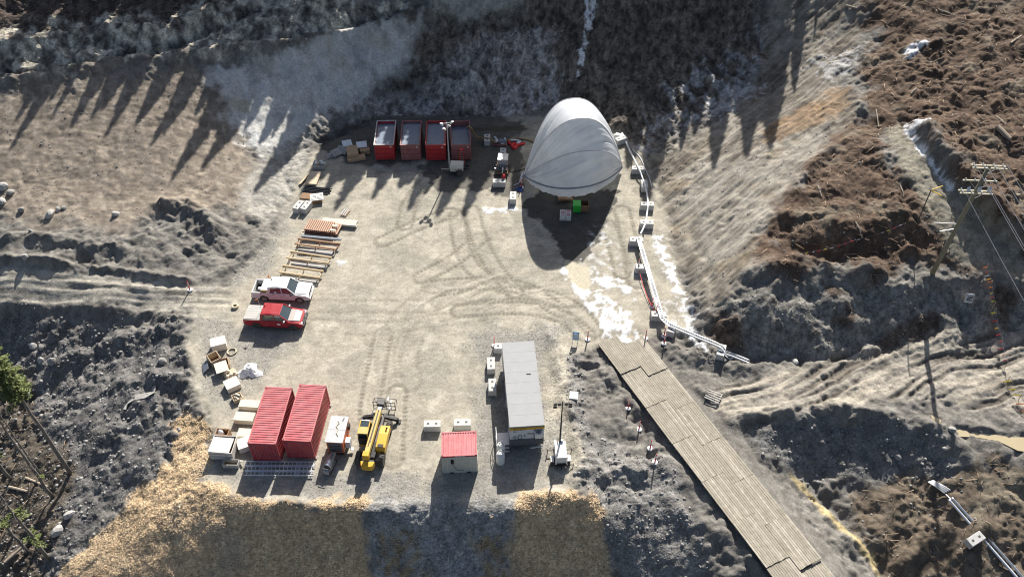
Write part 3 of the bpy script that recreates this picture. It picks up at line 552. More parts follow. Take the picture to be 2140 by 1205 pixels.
def pose(px4, z):
    """centre and heading of a rectangle seen at four photo points (near left, near right, far right, far left)"""
    q = [U(a, b, z)[:2] for a, b in px4]; c = sum(q)/4; d = (q[2]+q[3]-q[0]-q[1]); return c, math.atan2(-d[0], d[1])
# ------------------------------------------------------------ shipping containers
def corrug(L, H, pitch, depth, mat, mb, org, ux, uz, nrm):
    """trapezoid-profile sheet: runs along ux for L, stands along uz for H, ribs push along nrm"""
    ux, uz, nrm, org = map(Vector, (ux, uz, nrm, org)); n_ = max(2, int(round(L/pitch))); p = L/n_; prof = []
    for i in range(n_): prof += [(i*p, 0), (i*p+p*.30, 0), (i*p+p*.42, depth), (i*p+p*.88, depth)]
    prof.append((L, 0)); vs = []
    for a, d in prof: vs += [org+ux*a+nrm*d, org+ux*a+nrm*d+uz*H]
    mb.add(vs, [(2*i, 2*i+2, 2*i+3, 2*i+1) for i in range(len(prof)-1)], mat)
def container(name, label, W_, L_, H_, loc, rz, wall, roof, roof_dir, pitch, doors, group=None):
    t = thing(name, label, 'container', loc, rz, group); hw, hl = W_/2, L_/2
    m = MB()
    if roof_dir == 'x': corrug(L_-.24, W_-.16, pitch, .035, roof, m, (-hw+.08, -hl+.12, H_-.06), (0, 1, 0), (1, 0, 0), (0, 0, 1))
    else: corrug(W_-.2, L_-.24, pitch, .035, roof, m, (-hw+.1, -hl+.12, H_-.06), (1, 0, 0), (0, 1, 0), (0, 0, 1))
    r = m.build('roof', t)
    m = MB(); e = .002
    for b in (-1, 1): m = MB(); m.bar((-hw, b*(hl-.06), H_-.05), (hw, b*(hl-.06), H_-.05), .12, .1, roof); m.build('top_rail', t)
    for a in (-1, 1): m = MB(); m.bar((a*(hw-.05), -hl+.12, H_-.05+e), (a*(hw-.05), hl-.12, H_-.05+e), .1, .1, roof); m.build('top_rail', t)
    for a in (-1, 1):
        for b in (-1, 1):
            m = MB(); m.box((a*(hw-.07), b*(hl-.07), 0), (.16, .16, H_+.012), wall); cp = m.build('corner_post', t)
            for z in (-.002, H_-.1): m = MB(); m.box((a*(hw-.085), b*(hl-.085), z), (.19, .19, .13), wall if z < 1 else roof); m.box((a*(hw-.085), b*(hl-.085), z+.118), (.07, .09, .016), 'black'); m.build('corner_casting', cp)
    for a in (-1, 1):
        m = MB(); corrug(L_-.28, H_-.22, .28, .036*a*-1, wall, m, (a*(hw-.02), -hl+.14, .12), (0, 1, 0), (0, 0, 1), (1, 0, 0)); m.build('side_wall', t)
    m = MB(); corrug(W_-.28, H_-.22, .28, .036, wall, m, (-hw+.14, -hl+.02, .12), (1, 0, 0), (0, 0, 1), (0, 1, 0)); m.build('end_wall', t)
    for a in (-1, 1): m = MB(); m.bar((a*(hw-.06), -hl+.15, .06), (a*(hw-.06), hl-.15, .06), .12, .12, wall); m.build('bottom_rail', t)
    for b in (-1, 1): m = MB(); m.bar((-hw+.15, b*(hl-.06), .062), (hw-.15, b*(hl-.06), .062), .12, .12, wall); m.build('bottom_rail', t)
    m = MB(); m.box((0, 0, .1), (W_-.2, L_-.2, .06), 'ply_dark'); m.build('floor', t)
    for sgn, ang in doors:                       # door leaves hinged at the far corners
        d = bpy.data.objects.new('door', None); m = MB(); w_ = W_/2-.1
        m.box((-sgn*w_/2, 0, .14), (w_, .05, H_-.3), wall)
        for q in (.3, .7): m.tube([(-sgn*w_*q, .06, .1), (-sgn*w_*q, .06, H_-.12)], .025, 'steel', 6)
        o = m.build('door', t); o.location = (sgn*(hw-.06), hl-.02, 0); o.rotation_euler = (0, 0, -sgn*ang)
    return t
z5 = lambda x, y: (400+x*360/1668, 780+y*260/1205)
z6 = lambda x, y: (660+x*360/1735, 790+y*250/1205)
z7 = lambda x, y: (980+x*280/992, 680+y*340/1205)
c, a = pose([z5(538,672), z5(820,682), z5(982,135), z5(708,130)], 2.72)
container('shipping_container', 'red shipping container nearest the plywood crates, leftmost of the two long ones', 2.438, 6.058, 2.591, (c[0], c[1], .13), a, 'container_red', 'container_roof', 'x', .245, ((-1, R(-38)), (1, 0)), 'red long containers')
cL, aL = c, a
c, a = pose([z5(880,645), z5(1155,652), z5(1308,115), z5(1040,108)], 2.72)
container('shipping_container', 'red shipping container beside the orange generator, right one of the long pair', 2.438, 6.058, 2.591, (c[0], c[1], .13), a, 'container_red', 'container_roof', 'x', .245, ((-1, R(-42)), (1, 0)), 'red long containers')
for (c_, a_, nm) in ((cL, aL, 'left'), (c, a, 'right')):
    for sy in (-1, 1):
        for sx in (-1, 1):
            m = MB(); m.box((0, 0, -.02), (.75, .22, .15), 'lumber_grey')
            x = c_[0]+sx*.95*math.cos(a_)-sy*2.85*math.sin(a_); y = c_[1]+sx*.95*math.sin(a_)+sy*2.85*math.cos(a_)
            one(m, 'timber_block', 'grey timber block under the %s %s corner of the %s long red container' % ('near' if sy < 0 else 'far', 'left' if sx < 0 else 'right', nm), 'timber', (x, y, 0), a_, 'blocks under the containers')
c, a = pose([z6(1264,797), z6(1624,775), z6(1615,515), z6(1268,535)], 2.6)
t = container('small_container', 'small white container with red ribbed roof and black vent on its side', 2.991, 2.438, 2.591, (c[0], c[1], 0), a, 'cream_paint', 'container_roof', 'y', .22, ((-1, 0), (1, 0)))
m = MB(); m.bar((-1.49, -1.245, 2.50), (1.49, -1.245, 2.50), .03, .19, 'container_red'); o = m.build('side_band', t)
m = MB(); m.box((.05, -1.262, 2.44), (.82, .008, .12), 'white_paint'); [m.box((-.28+.11*k, -1.267, 2.46), (.06, .006, .05), 'container_red') for k in range(7)]; m.build('name_plate', t)
m = MB(); m.box((-.62, -1.24, 1.45), (.26, .08, .5), 'black'); v = m.build('vent', t)
m = MB(); m.tube([(-.60, -1.27, 1.5), (-.5, -1.28, 1.0), (-.35, -1.27, .65), (-.15, -1.27, .45), (.3, -1.27, .42)], .018, 'black', 6); m.build('cable', t)
m = MB()
for k in (-1, 1): m.box((k*.75, -1.242, .005), (.36, .03, .12), 'black')
m.build('fork_pocket', t)

# ------------------------------------------------------------ office trailer
z3 = 3.3
c, a = pose([z7(302,742), z7(562,738), z7(476,120), z7(246,125)], z3)
a = math.atan2(.73, 9.45)*1.0
tr = thing('office_trailer', 'long grey-roofed office trailer with yellow fascia and white end wall', 'trailer', (c[0], c[1], 0), a); TW, TL = 2.95, 9.55
m = MB(); m.box((0, 0, z3-.16), (TW+.08, TL+.08, .16), 'roof_grey', top=(.99, .995)); rf = m.build('roof', tr)
for k in range(1, 8):
    m = MB(); m.box((0, -TL/2+k*TL/8, z3-.003), (TW, .035, .008), 'roof_grey'); m.build('roof_seam', rf)
m = MB(); m.bar((.45, .9, z3+.03), (.85, .86, z3+.03), .05, .04, 'black'); m.build('roof_scrap', rf)
m = MB(); m.box((0, 0, .55), (TW, TL, z3-.72), 'trailer_white'); wl = m.build('wall', tr)
m = MB(); m.box((0, 0, .5), (TW+.012, TL+.012, .98), 'skirt'); m.build('lower_wall', tr)
m = MB(); m.box((0, -TL/2-.05, z3-.42), (TW+.06, .07, .27), 'fascia'); fa = m.build('fascia', tr)
text('ATCO', .31, fa, 'lettering', 'lettering', Matrix.Translation((-TW/2+.32, -TL/2-.088, z3-.395)) @ Matrix.Rotation(R(90), 4, 'X') @ Matrix.Diagonal((1.25, 1, 1, 1)))
m = MB(); [m.box((-TW/2+.32+.075*k, -TL/2-.006, z3-.62), (.05, .006, .06 if k % 4 else .08), 'skirt') for k in range(12)]; m.box((-TW/2+.45, -TL/2-.006, z3-.80), (.3, .006, .045), 'lettering'); m.build('small_print', wl)
ac = MB(); ac.box((.98, -TL/2-.26, 1.95), (.66, .42, .68), 'white_paint'); aco = ac.build('air_conditioner', tr, bevel=.03)
m = MB(); m.lathe([(.23, 0), (.23, .02), (.2, .03)], (.98, -TL/2-.27, 2.63), 'grey_rim', 16); m.lathe([(.03, 0), (.03, .05)], (.98, -TL/2-.27, 2.65), 'black', 8)
m.bar((.75, -TL/2-.27, 2.675), (1.21, -TL/2-.27, 2.675), .025, .02, 'black'); m.bar((.98, -TL/2-.49, 2.678), (.98, -TL/2-.05, 2.678), .025, .02, 'black'); m.build('fan_grille', aco)
m = MB()
for k in (.68, 1.28): m.bar((k, -TL/2-.02, 1.4), (k, -TL/2-.45, 1.93), .05, .05, 'black'); m.bar((k, -TL/2-.03, 1.2), (k, -TL/2-.03, 2.9), .05, .05, 'black')
m.box((.98, -TL/2-.27, 1.9), (.7, .48, .05), 'black'); m.build('bracket', aco)
m = MB(); m.tube([(.65, -TL/2-.04, 2.2), (.4, -TL/2-.03, 2.15), (.1, -TL/2-.03, 2.3), (.1, -TL/2-.03, 2.0)], .02, 'black', 6); m.tube([(-.6+.16*math.cos(q*.6), -TL/2-.05, 1.75+.33*math.sin(q*.6)) for q in range(11)], .022, 'black', 6); m.build('cable', tr)
m = MB(); m.box((-1.05, -TL/2-.05, 1.62), (.25, .1, .3), 'grey_rim'); m.box((-.2, -TL/2-.05, 1.8), (.14, .08, .2), 'grey_rim'); m.build('electric_box', tr)
m = MB(); m.bar((.3, -TL/2-.35, .5), (1.4, -TL/2-.30, .62), .1, .06, 'white_paint'); m.build('tow_hitch', tr)
for k in (-3.2, 0, 3.2):
    [MB().box((s_*(TW/2-.06), k, .02), (.3, .4, .5), 'lumber_grey').build('support', tr) for s_ in (-1, 1)]
for k in (-2.6, 1.8):
    m = MB(); m.box((-TW/2-.01, k, 1.5), (.04, 1.1, .9), 'glass'); wn = m.build('window', tr); m = MB(); m.box((-TW/2-.012, k, 1.46), (.03, 1.2, .04), 'white_paint'); m.build('sill', wn)
m = MB(); m.box((-TW/2-.01, -3.9, .6), (.05, .9, 2.0), 'grey_rim'); dr = m.build('door', tr); m = MB(); m.box((-TW/2-.05, -3.6, 1.5), (.05, .05, .12), 'black'); m.build('handle', dr)
ld = thing('landing', 'grey steel landing with white handrail at the office trailer door', 'steps', (c[0]+.02, c[1], 0), a)
m = MB(); m.box((-TW/2-.62, -TL/2+.75, .52), (1.15, 1.3, .06), 'steel'); m.build('deck', ld)
for sx in (-1.1, -.12):
    for sy in (.15, 1.35): m = MB(); m.box((-TW/2+sx, -TL/2+sy, 0), (.06, .06, .54), 'dark_steel'); m.build('leg', ld)
for k in range(2):
    m = MB(); m.box((-TW/2-.62, -TL/2-.02-.25*k, .34-.18*k), (1.1, .26, .04), 'steel'); m.build('tread', ld)
m = MB(); m.tube([(-TW/2-1.15, -TL/2+.1, 0.0), (-TW/2-1.15, -TL/2+.1, 1.5), (-TW/2-1.15, -TL/2+1.38, 1.5), (-TW/2-1.15, -TL/2+1.38, .3)], .03, 'white_paint', 6); m.tube([(-TW/2-1.15, -TL/2+.1, 1.02), (-TW/2-1.15, -TL/2+1.38, 1.02)], .025, 'white_paint', 6); m.build('handrail', ld)
def propane(px, py, label):
    p = U(px, py, 0); t = thing('propane_tank', label, 'tank', (p[0], p[1], 0), 0, 'propane tanks')
    m = MB(); m.lathe([(.30, .03), (.375, .12), (.385, .3), (.385, 1.1), (.35, 1.26), (.22, 1.36)], (0, 0, 0), 'white_paint', 20); m.build('body', t, True)
    m = MB(); m.lathe([(.22, 1.3), (.24, 1.34), (.24, 1.52), (.2, 1.53), (.2, 1.4)], (0, 0, 0), 'white_paint', 16); m.build('collar', t, True)
    m = MB(); m.lathe([(.34, 0), (.34, .05), (.32, .05)], (0, 0, 0), 'white_paint', 18); m.build('foot_ring', t)
    m = MB(); m.lathe([(.05, 1.36), (.05, 1.46), (.09, 1.47), (.09, 1.5)], (0, 0, 0), 'steel', 8); m.build('valve', t)
propane(1047, 948, 'white upright propane tank touching the office trailer landing'); propane(1046, 966, 'white upright propane tank standing foremost by the office trailer')

# ------------------------------------------------------------ concrete blocks with two lifting pockets
def block_mesh(L_, W_, H_, pockets):
    m = MB(); m.box((0, 0, 0), (L_, W_, H_-.03), 'concrete'); m.box((0, 0, H_-.03), (L_, W_, .03), 'concrete', top=(.97, .95))
    b = m; out = [b]
    return b
def concrete_block(px, py, rz, label, size=(1.5, .75, .75), zb=None, flat=True):
    p = U(px, py, size[2]) if flat else at(px, py)
    if zb is None: zb = -.02 if flat else gz(p[0], p[1])-.05
    t = thing('concrete_block', label, 'concrete block', (p[0], p[1], zb), rz, 'concrete blocks')
    key = 'block%.2f' % size[0]
    if key not in SH:
        m = MB(); m.box((0, 0, 0), size, 'concrete'); o = m.build('body', t, bevel=.035); pk = []
        ks = (-.36, .36) if size[0] > 1 else (0,)
        for q in ks:
            m = MB(); m.box((q, 0, size[2]-.018), (.22, .2, .022), 'pocket'); m.bar((q-.06, 0, size[2]+.012), (q+.06, 0, size[2]+.012), .03, .03, 'dark_steel'); pk.append(m.build('lifting_pocket', t))
        SH[key] = (o, pk)
    else:
        o, pk = SH[key]
        for q in [o]+pk: d = q.copy(); COL.objects.link(d); d.parent = t
    return t
SH = {}
H90 = R(90)
for a in [(903,884,R(1),'concrete block standing alone left of the small red-roofed container'),(966,881,R(1),'concrete block just behind the small red-roofed container'),
          (1026,758,R(92),'upper of two lengthwise concrete blocks left of the office trailer'),(1029,803,R(92),'lower of two lengthwise concrete blocks left of the office trailer'),
          (623,427,R(70),'left one of two concrete blocks pushed together by the black pipes'),(639,428,R(70),'right one of two concrete blocks pushed together by the black pipes'),
          (1043,377,R(1),'concrete block with a red cap below the grey mixing tank'),(1072,408,R(88),'concrete block turned lengthwise at left edge of the tent shadow'),(1018,287,R(90),'concrete block carrying the yellow hose beside the pump'),(1051,316,R(88),'concrete block half hidden behind the grey mixing tank'),
          (1334,350,R(-2),'concrete block furthest up the white hose right of the tent'),(1347,383,R(88),'lengthwise concrete block under the white hose, second right of the tent'),(1353,425,R(-3),'concrete block under the white hose, third right of the tent'),(1352,463,R(-3),'concrete block under the white hose, last before the cable tray'),
          (1330,499,R(-2),'concrete block under the upper end of the white cable tray'),(1343,556,R(-3),'concrete block under the middle of the white cable tray'),(1377,655,R(-3),'concrete block under the lower bend of the white cable tray'),
          (1405,682,R(68),'turned concrete block just past the bend of the cable tray'),(1508,730,R(70),'concrete block under the lower end of the twin white pipes'),(1298,288,R(30),'tilted concrete block against the right side of the tent')]:
    concrete_block(*a)
concrete_block(1041, 722, 0, 'half concrete block tucked against the far corner of the office trailer', (.75, .75, .75))
b = concrete_block(2030, 1134, R(28), 'concrete block tilted under the steel pipe in the lower right pit', flat=False, zb=None); b.rotation_euler = (R(8), R(-6), R(28)); b.location.z += .15

# ------------------------------------------------------------ open-top bins with liquid
def bin_(nx, px, label, body, rim, level, far):
    (x0, y0), (x1, y1) = [(740+p*400/2140, 180+q*225/1204) for p, q in px[:2]]; q = [U(x0, y0, 2.4), U(x1, y1, 2.4)]
    f = [U(740+p*400/2140, 180+v*225/1204, 2.4) for p, v in far]
    W_ = float(np.hypot(*(q[1]-q[0])[:2])); c_ = (q[0]+q[1]+f[0]+f[1])/4; L_ = 5.05; dd = f[0]+f[1]-q[0]-q[1]
    t = thing('waste_bin', label, 'bin', (c_[0], c_[1], 0), math.atan2(-dd[0], dd[1]), 'open bins in a row'); hw, hl, H_ = 1.16, L_/2, 2.36
    for s in (-1, 1):
        m = MB(); m.box((s*(hw-.03), 0, .18), (.06, L_, H_-.2), body)
        w0 = m.build('side_wall', t)
        for k in range(7): m = MB(); m.box((s*(hw+.03), -hl+.35+k*(L_-.7)/6, .2), (.08, .11, H_-.25), body); m.build('rib', w0)
    m = MB(); m.box((0, hl-.03, .18), (2*hw-.13, .06, H_-.2), body); m.build('end_wall', t)
    m = MB(); m.box((0, -hl+.03, .16), (2*hw-.13, .06, H_-.2), body); d = m.build('door', t)
    for z in (.30, .98, 1.62, 2.2): m = MB(); m.box((0, -hl-.035, z), (2*hw-.02, .1, .11), body); m.build('cross_rib', d)
    for s in (-1, 1): m = MB(); m.box((s*(hw-.06), -hl-.04, .18), (.12, .11, H_-.22), body); m.build('upright', d)
    m = MB(); m.box((hw-.36, -hl-.05, 1.98), (.2, .02, .14), 'white_paint'); m.build('label_plate', d)
    m = MB()
    for s in (-1, 1): m.bar((s*hw, -hl-.05, H_), (s*hw, hl+.05, H_), .13, .1, rim); m.bar((-hw+.07, s*hl, H_+.001), (hw-.07, s*hl, H_+.001), .13, .1, rim)
    m.build('rim', t)
    m = MB(); m.box((0, 0, .1), (2*hw-.1, L_-.1, .1), 'ply_dark'); m.bar((-.6, -hl, .05), (-.6, hl, .05), .12, .18, 'dark_steel'); m.bar((.6, -hl, .05), (.6, hl, .05), .12, .18, 'dark_steel'); m.build('base_frame', t)
    nx_, ny_ = 14, 30; m = MB(); vs = []; fs = []
    for j in range(ny_+1):
        for i in range(nx_+1):
            x = -hw+.075+(2*hw-.15)*i/nx_; y = -hl+.075+(L_-.15)*j/ny_; vs.append((x, y, level+.012*float(pn(np.array(x*2.2+c_[0]), np.array(y*3.0), 3))*(2.2 if nx == 1 else .7)))
    for j in range(ny_):
        for i in range(nx_): k = j*(nx_+1)+i; fs.append((k, k+1, k+nx_+2, k+nx_+1))
    m.add(vs, fs, 'slurry'); m.build('liquid', t, True)
    return t
bin_(0, [(220,650),(440,655)], 'red open bin with grey rim, leftmost of the four', 'bin_red', 'grey_rim', 1.98, [(270,385),(455,385)])
bin_(1, [(515,655),(735,650)], 'faded pinkish-red open bin full of rippled water, second of four', 'bin_faded', 'bin_faded', 2.08, [(550,390),(740,390)])
bin_(2, [(800,655),(1015,650)], 'bright red open bin, third of four, next to the light mast', 'bin_red', 'bin_red', 2.08, [(825,395),(1015,395)])
b4 = bin_(3, [(1085,655),(1305,655)], 'faded red open bin with a hose over its side, rightmost of four', 'bin_faded', 'bin_faded', 1.60, [(1090,390),(1275,385)])
p = U(966, 338, 0)
sl_ = thing('step_ladder', 'red folding step ladder standing before the rightmost bin', 'ladder', (p[0], p[1]-.35, 0), R(8))
for s, nm in ((-1, 'front'), (1, 'back')):
    m = MB()
    for x in (-1, 1): m.bar((x*.30, s*.55, 0), (x*.16, s*.05, 2.1), .06, .05, 'signal_red' if s < 0 else 'signal_orange')
    fr = m.build('leg_frame', sl_)
    if s < 0:
        for k in range(6): z = .3+.3*k; f = z/2.1; m = MB(); m.box((0, s*(.55-.5*f), z), (.56-.26*f, .09, .03), 'steel'); m.build('tread', fr)
m = MB(); m.box((0, 0, 2.08), (.38, .26, .06), 'signal_red'); m.build('top_cap', sl_)

# ------------------------------------------------------------ tent: arches fanned about the two side anchors
tent = thing('fabric_tent', 'large pale grey fabric tent arched over the tunnel entrance', 'tent', (7.4, 83.2, 0)); TC = np.array([7.4, 83.2, 0])
HL, HR = U(1096, 368, .5)-TC, U(1300, 350, .5)-TC
def arch(apex, e, n_=84, zlow=0):
    out = []; A_ = np.array(apex)-TC; M_ = (HL+HR)/2
    for i in range(n_+1):
        s = -1+2*i/n_; s = math.sin(s*math.pi/2)*.75+s*.25
        base = M_+(HR-HL)/2*s; h = 1-abs(s)**e
        out.append(base+(A_-M_)*h)
    return np.array(out)
AR = [arch((7.0, 91.4, 4.0), 2.0), arch(U(1197, 206, 8.6), 2.5), arch(U(1212, 248, 9.9), 2.35), arch(U(1226, 316, 6.9), 2.4), arch(U(1203, 393, 3.1), 2.3)]
def panel(A_, B_, name, sag, wr, seed, k_=22):
    m = MB(); vs = []; fs = []; n_ = len(A_)
    for j in range(k_+1):
        t_ = j/k_; row = A_*(1-t_)+B_*t_; mid = np.array([0, .4, -.6])
        bow = math.sin(math.pi*t_)
        for i in range(n_):
            s = i/(n_-1); p = row[i].copy(); side = math.sin(math.pi*s); nrm = p-np.array([0, 0, 0.]); nrm = nrm/(np.linalg.norm(nrm)+1e-6)
            wv = wr*bow*(.6*float(pn(np.array(s*7.0+t_*3), np.array(t_*1.4), seed))-.9*abs(float(pn(np.array(s*13.+t_*7), np.array(t_*1.6+s*2), seed+1)))+.25)
            p = p+nrm*(sag*bow*side+wv); vs.append(p)
    for j in range(k_):
        for i in range(n_-1): q = j*n_+i; fs.append((q, q+1, q+n_+1, q+n_))
    m.add(vs, fs, 'tent_fabric'); return m.build(name, tent, True)
panel(AR[0], AR[1], 'rear_panel', .25, .10, 1); panel(AR[1], AR[2], 'roof_panel', .22, .26, 3); panel(AR[2], AR[3], 'upper_front_panel', .02, .20, 5); panel(AR[3], AR[4], 'lower_front_panel', .08, .24, 7)
sk = AR[4].copy(); n_ = len(sk)
for i in range(n_):
    s = math.sin(math.pi*i/(n_-1)); sk[i] = sk[i]+np.array([0, -.15*s, -.15-.95*s+.22*float(pn(np.array(i*.43), np.array(.3), 9))])
    sk[i][2] = max(sk[i][2], .02)
panel(AR[4], sk, 'hem_skirt', .1, .08, 9, 5)
for q, A_ in enumerate(AR[1:]):
    m = MB(); m.tube([tuple(p*1.004+np.array([0, 0, .015])) for p in A_], .035 if q < 3 else .085, 'grey_rim' if q < 3 else 'board_grey', 6); m.build('arch_seam', tent, True)
m = MB(); m.tube([tuple(HL), tuple(HL+np.array([-.7, -1.0, -.3])), tuple(HL+np.array([-1.2, -1.1, -.48]))], .05, 'sheet_white', 6); m.tube([tuple(HL+np.array([-.1, .3, .3])), tuple(HL+np.array([-.4, -.3, 0])), tuple(HL+np.array([-.5, -.4, -.45]))], .14, 'sheet_white', 7); m.build('tie_rope', tent, True)
# ------------------------------------------------------------ pickup trucks (front towards +x)
def pickup(name, label, loc, rz, paint, hood, tonneau):
    t = thing(name, label, 'pickup truck', loc, rz); L0, L1 = -2.95, 2.95; W2 = 1.0
    def loft(st, mat, nm, parent=t, sm=False):
        """st: list of (x, halfwidth bottom, z bottom, halfwidth top, z top)"""
        m = MB(); vs = []
        for x, wb, zb, wt, zt in st: vs += [(x, -wb, zb), (x, wb, zb), (x, wt, zt), (x, -wt, zt)]
        fs = [(0, 1, 2, 3)]
        for i in range(len(st)-1): k = 4*i; fs += [(k+j, k+(j+1) % 4, k+4+(j+1) % 4, k+4+j) for j in range(4)]
        k = 4*(len(st)-1); fs.append((k+3, k+2, k+1, k)); m.add(vs, fs, mat); return m.build(nm, parent, sm, .04)
    # side panels are outlines with wheel arches cut out
    def arch_pts(cx, r, n_=9): return [(cx+r*math.cos(math.pi*(1-i/(n_-1))), .40+r*math.sin(math.pi*(1-i/(n_-1)))) for i in range(n_)]
    RX, FX, WR = -1.75, 1.90, .50
    for s in (-1, 1):
        out = [(L0, .55)]+[(RX-WR, .42)]+arch_pts(RX, WR)+[(RX+WR, .38), (FX-WR, .38)]+arch_pts(FX, WR)+[(FX+WR, .45), (2.88, .5), (2.92, .95), (2.6, 1.06), (1.35, 1.20), (-1.2, 1.24), (L0, 1.26)]
        m = MB(); m.prism(out, s*(W2-.14), s*W2, paint); m.build('side_panel', t)
        m = MB(); m.box((.1, s*(W2+.02), .32), (2.0, .16, .07), 'dark_steel'); m.build('side_step', t)
    loft([(1.3, .93, .6, .93, 1.19), (2.0, .93, .6, .92, 1.17), (2.6, .90, .6, .86, 1.08), (2.84, .86, .65, .80, .95)], paint, 'front_body')
    loft([(1.36, .84, 1.10, .82, 1.24), (2.0, .80, 1.10, .76, 1.23), (2.62, .76, 1.0, .66, 1.12)], hood, 'hood')
    m = MB(); m.box((0.05, 0, .42), (2.4, 1.72, .5), 'black'); m.box((-1.9, 0, .5), (2.1, 1.2, .12), 'black'); m.box((1.9, 0, .5), (1.7, 1.2, .2), 'black'); m.build('chassis', t)
    # cab
    cab = loft([(-1.25, .98, .6, .98, 1.25), (1.4, .98, .6, .96, 1.22)], paint, 'cab_lower')
    m = MB(); g = [(-1.22, .95, 1.23), (1.52, .92, 1.20), (.74, .76, 1.88), (-1.08, .76, 1.88)]
    vs = []
    for x, w_, z in g: vs += [(x, -w_, z), (x, w_, z)]
    m.add(vs, [(0, 2, 4, 6), (1, 7, 5, 3), (2, 3, 5, 4), (0, 6, 7, 1)], 'glass'); m.build('windows', t)
    loft([(-1.14, .78, 1.85, .71, 1.94), (-.2, .81, 1.87, .74, 1.98), (.76, .77, 1.85, .70, 1.93)], paint, 'roof')
    for s in (-1, 1):
        MB().bar((1.51, s*.93, 1.2), (.74, s*.77, 1.9), .09, .07, paint).build('pillar', t); MB().bar((-1.18, s*.95, 1.22), (-1.06, s*.77, 1.9), .24, .07, paint, (0, s, 0)).build('pillar', t); MB().bar((.22, s*.955, 1.2), (.10, s*.775, 1.9), .09, .06, paint, (0, s, 0)).build('pillar', t)
        MB().bar((-1.1, s*.765, 1.885), (.74, s*.765, 1.885), .06, .08, paint).build('pillar', t)
    MB().bar((-1.1, -.74, 1.89), (-1.1, .74, 1.89), .08, .08, paint).build('pillar', t); MB().bar((-1.22, -.94, 1.25), (-1.22, .94, 1.25), .1, .08, paint).build('pillar', t)
    # bed
    m = MB(); m.box((-2.1, 0, .62), (1.66, 1.7, .06), 'black'); m.box((-1.29, 0, .62), (.06, 1.86, .62), paint); m.build('bed_floor', t)
    m = MB(); m.box((L0+.05, 0, .58), (.09, 1.86, .66), paint); tg = m.build('tailgate', t); m = MB(); m.box((L0-.01, 0, 1.0), (.04, .26, .09), 'black'); m.build('handle', tg)
    for s in (-1, 1): MB().bar((-2.9, s*.93, 1.272), (-1.27, s*.93, 1.272), .16, .03, 'grey_rim' if not tonneau else 'tonneau').build('bed_rail', t)
    if tonneau:
        m = MB(); m.box((-2.1, 0, 1.275), (1.64, 1.84, .05), 'tonneau'); q = m.build('bed_cover', t)
        for k in range(6): m = MB(); m.box((-2.1, -.75+k*.3, 1.323), (1.6, .05, .012), 'grey_rim'); m.build('slat', q)
        m = MB(); m.box((-1.24, 0, 1.26), (.08, 1.7, .14), 'black'); m.build('headboard', t)
    m = MB(); m.box((2.93, 0, .48), (.2, 1.9, .24), 'chrome' if not tonneau else 'black'); m.build('front_bumper', t, bevel=.04)
    m = MB(); m.box((-3.02, 0, .5), (.18, 1.86, .2), 'steel'); m.build('rear_bumper', t, bevel=.03)
    m = MB(); m.box((2.885, 0, .72), (.08, 1.15, .3), 'black'); gr = m.build('grille', t); m = MB(); m.bar((2.93, -.55, .86), (2.93, .55, .86), .03, .05, 'chrome'); m.bar((2.93, 0, .74), (2.93, 0, 1.0), .05, .03, 'chrome'); m.build('grille_bar', gr)
    for s in (-1, 1):
        m = MB(); m.box((2.80, s*.77, .78), (.20, .28, .2), 'lens_clear'); m.build('headlight', t)
        m = MB(); m.box((L0-.005, s*.93, .82), (.06, .12, .36), 'lens_red'); m.build('tail_light', t)
        m = MB(); m.box((1.18, s*1.10, 1.20), (.14, .26, .22), 'black' if not tonneau else 'steel'); m.build('mirror', t, bevel=.03)
        for x in (.5, -.65): m = MB(); m.box((x-.1, s*(W2+.005), 1.03), (.2, .03, .04), 'black'); m.build('door_handle', t)
        m = MB(); m.box((.1, s*(W2+.001), .62), (.012, .012, .56), 'black'); m.box((-1.22, s*(W2+.001), .62), (.012, .012, .56), 'black'); m.box((1.3, s*(W2+.001), .62), (.012, .012, .56), 'black'); m.build('door_gap', t)
        for x in (RX, FX):
            wh = bpy.data.objects.new('wheel', None); COL.objects.link(wh); wh.parent = t; wh.location = (x, s*.86, .40)
            m = MB(); m.lathe([(.20, -.14), (.36, -.14), (.40, -.09), (.40, .09), (.36, .14), (.20, .14)], (0, 0, 0), 'rubber', 20, 'y'); m.build('tyre', wh, False)
            m = MB(); m.lathe([(.05, s*.12), (.22, s*.13), (.24, s*.145)] if s > 0 else [(.24, -.145), (.22, -.13), (.05, -.12)], (0, 0, 0), 'steel' if not tonneau else 'black', 14, 'y')
            for k in range(5): q = k*2*math.pi/5; m.bar((0, s*.15, 0), (.22*math.cos(q), s*.15, .22*math.sin(q)), .06, .02, 'steel' if not tonneau else 'dark_steel', (0, 1, 0))
            m.build('rim', wh)
    m = MB(); m.tube([(-1.0, .3, 1.93), (-1.02, .3, 2.05)], .05, 'black', 6); m.build('antenna_base', t)
    return t
p = U(589, 634, 0); wt = pickup('pickup_truck', 'white pickup truck with open bed and yellow toolbox, parked by the timber racks', (p[0]+.05, p[1]+1.15, -.01), R(-3.5), 'white_truck', 'white_truck', False)
tb = thing('tool_box', 'white-lidded yellow tool box lying across the white pickup bed', 'tool box', tuple(wt.location+Vector((-1.66, .08, .95))), R(-3.5))
m = MB(); m.box((0, 0, 0), (.6, 1.6, .52), 'bright_yellow'); m.build('box', tb); m = MB(); m.box((0, 0, .52), (.68, 1.66, .1), 'white_paint', top=(.95, .98)); m.build('lid', tb); m = MB(); m.box((.42, 0, .55), (.06, 1.7, .10), 'white_paint'); m.build('rack_bar', tb)
m = MB(); m.lathe([(.16, 0), (.17, .2), (.13, .22)], (0, 0, 0), 'sheet_white', 12); one(m, 'bucket', 'white bucket in the dark bed of the white pickup', 'bucket', tuple(wt.location+Vector((-2.45, .25, .68))), 0)
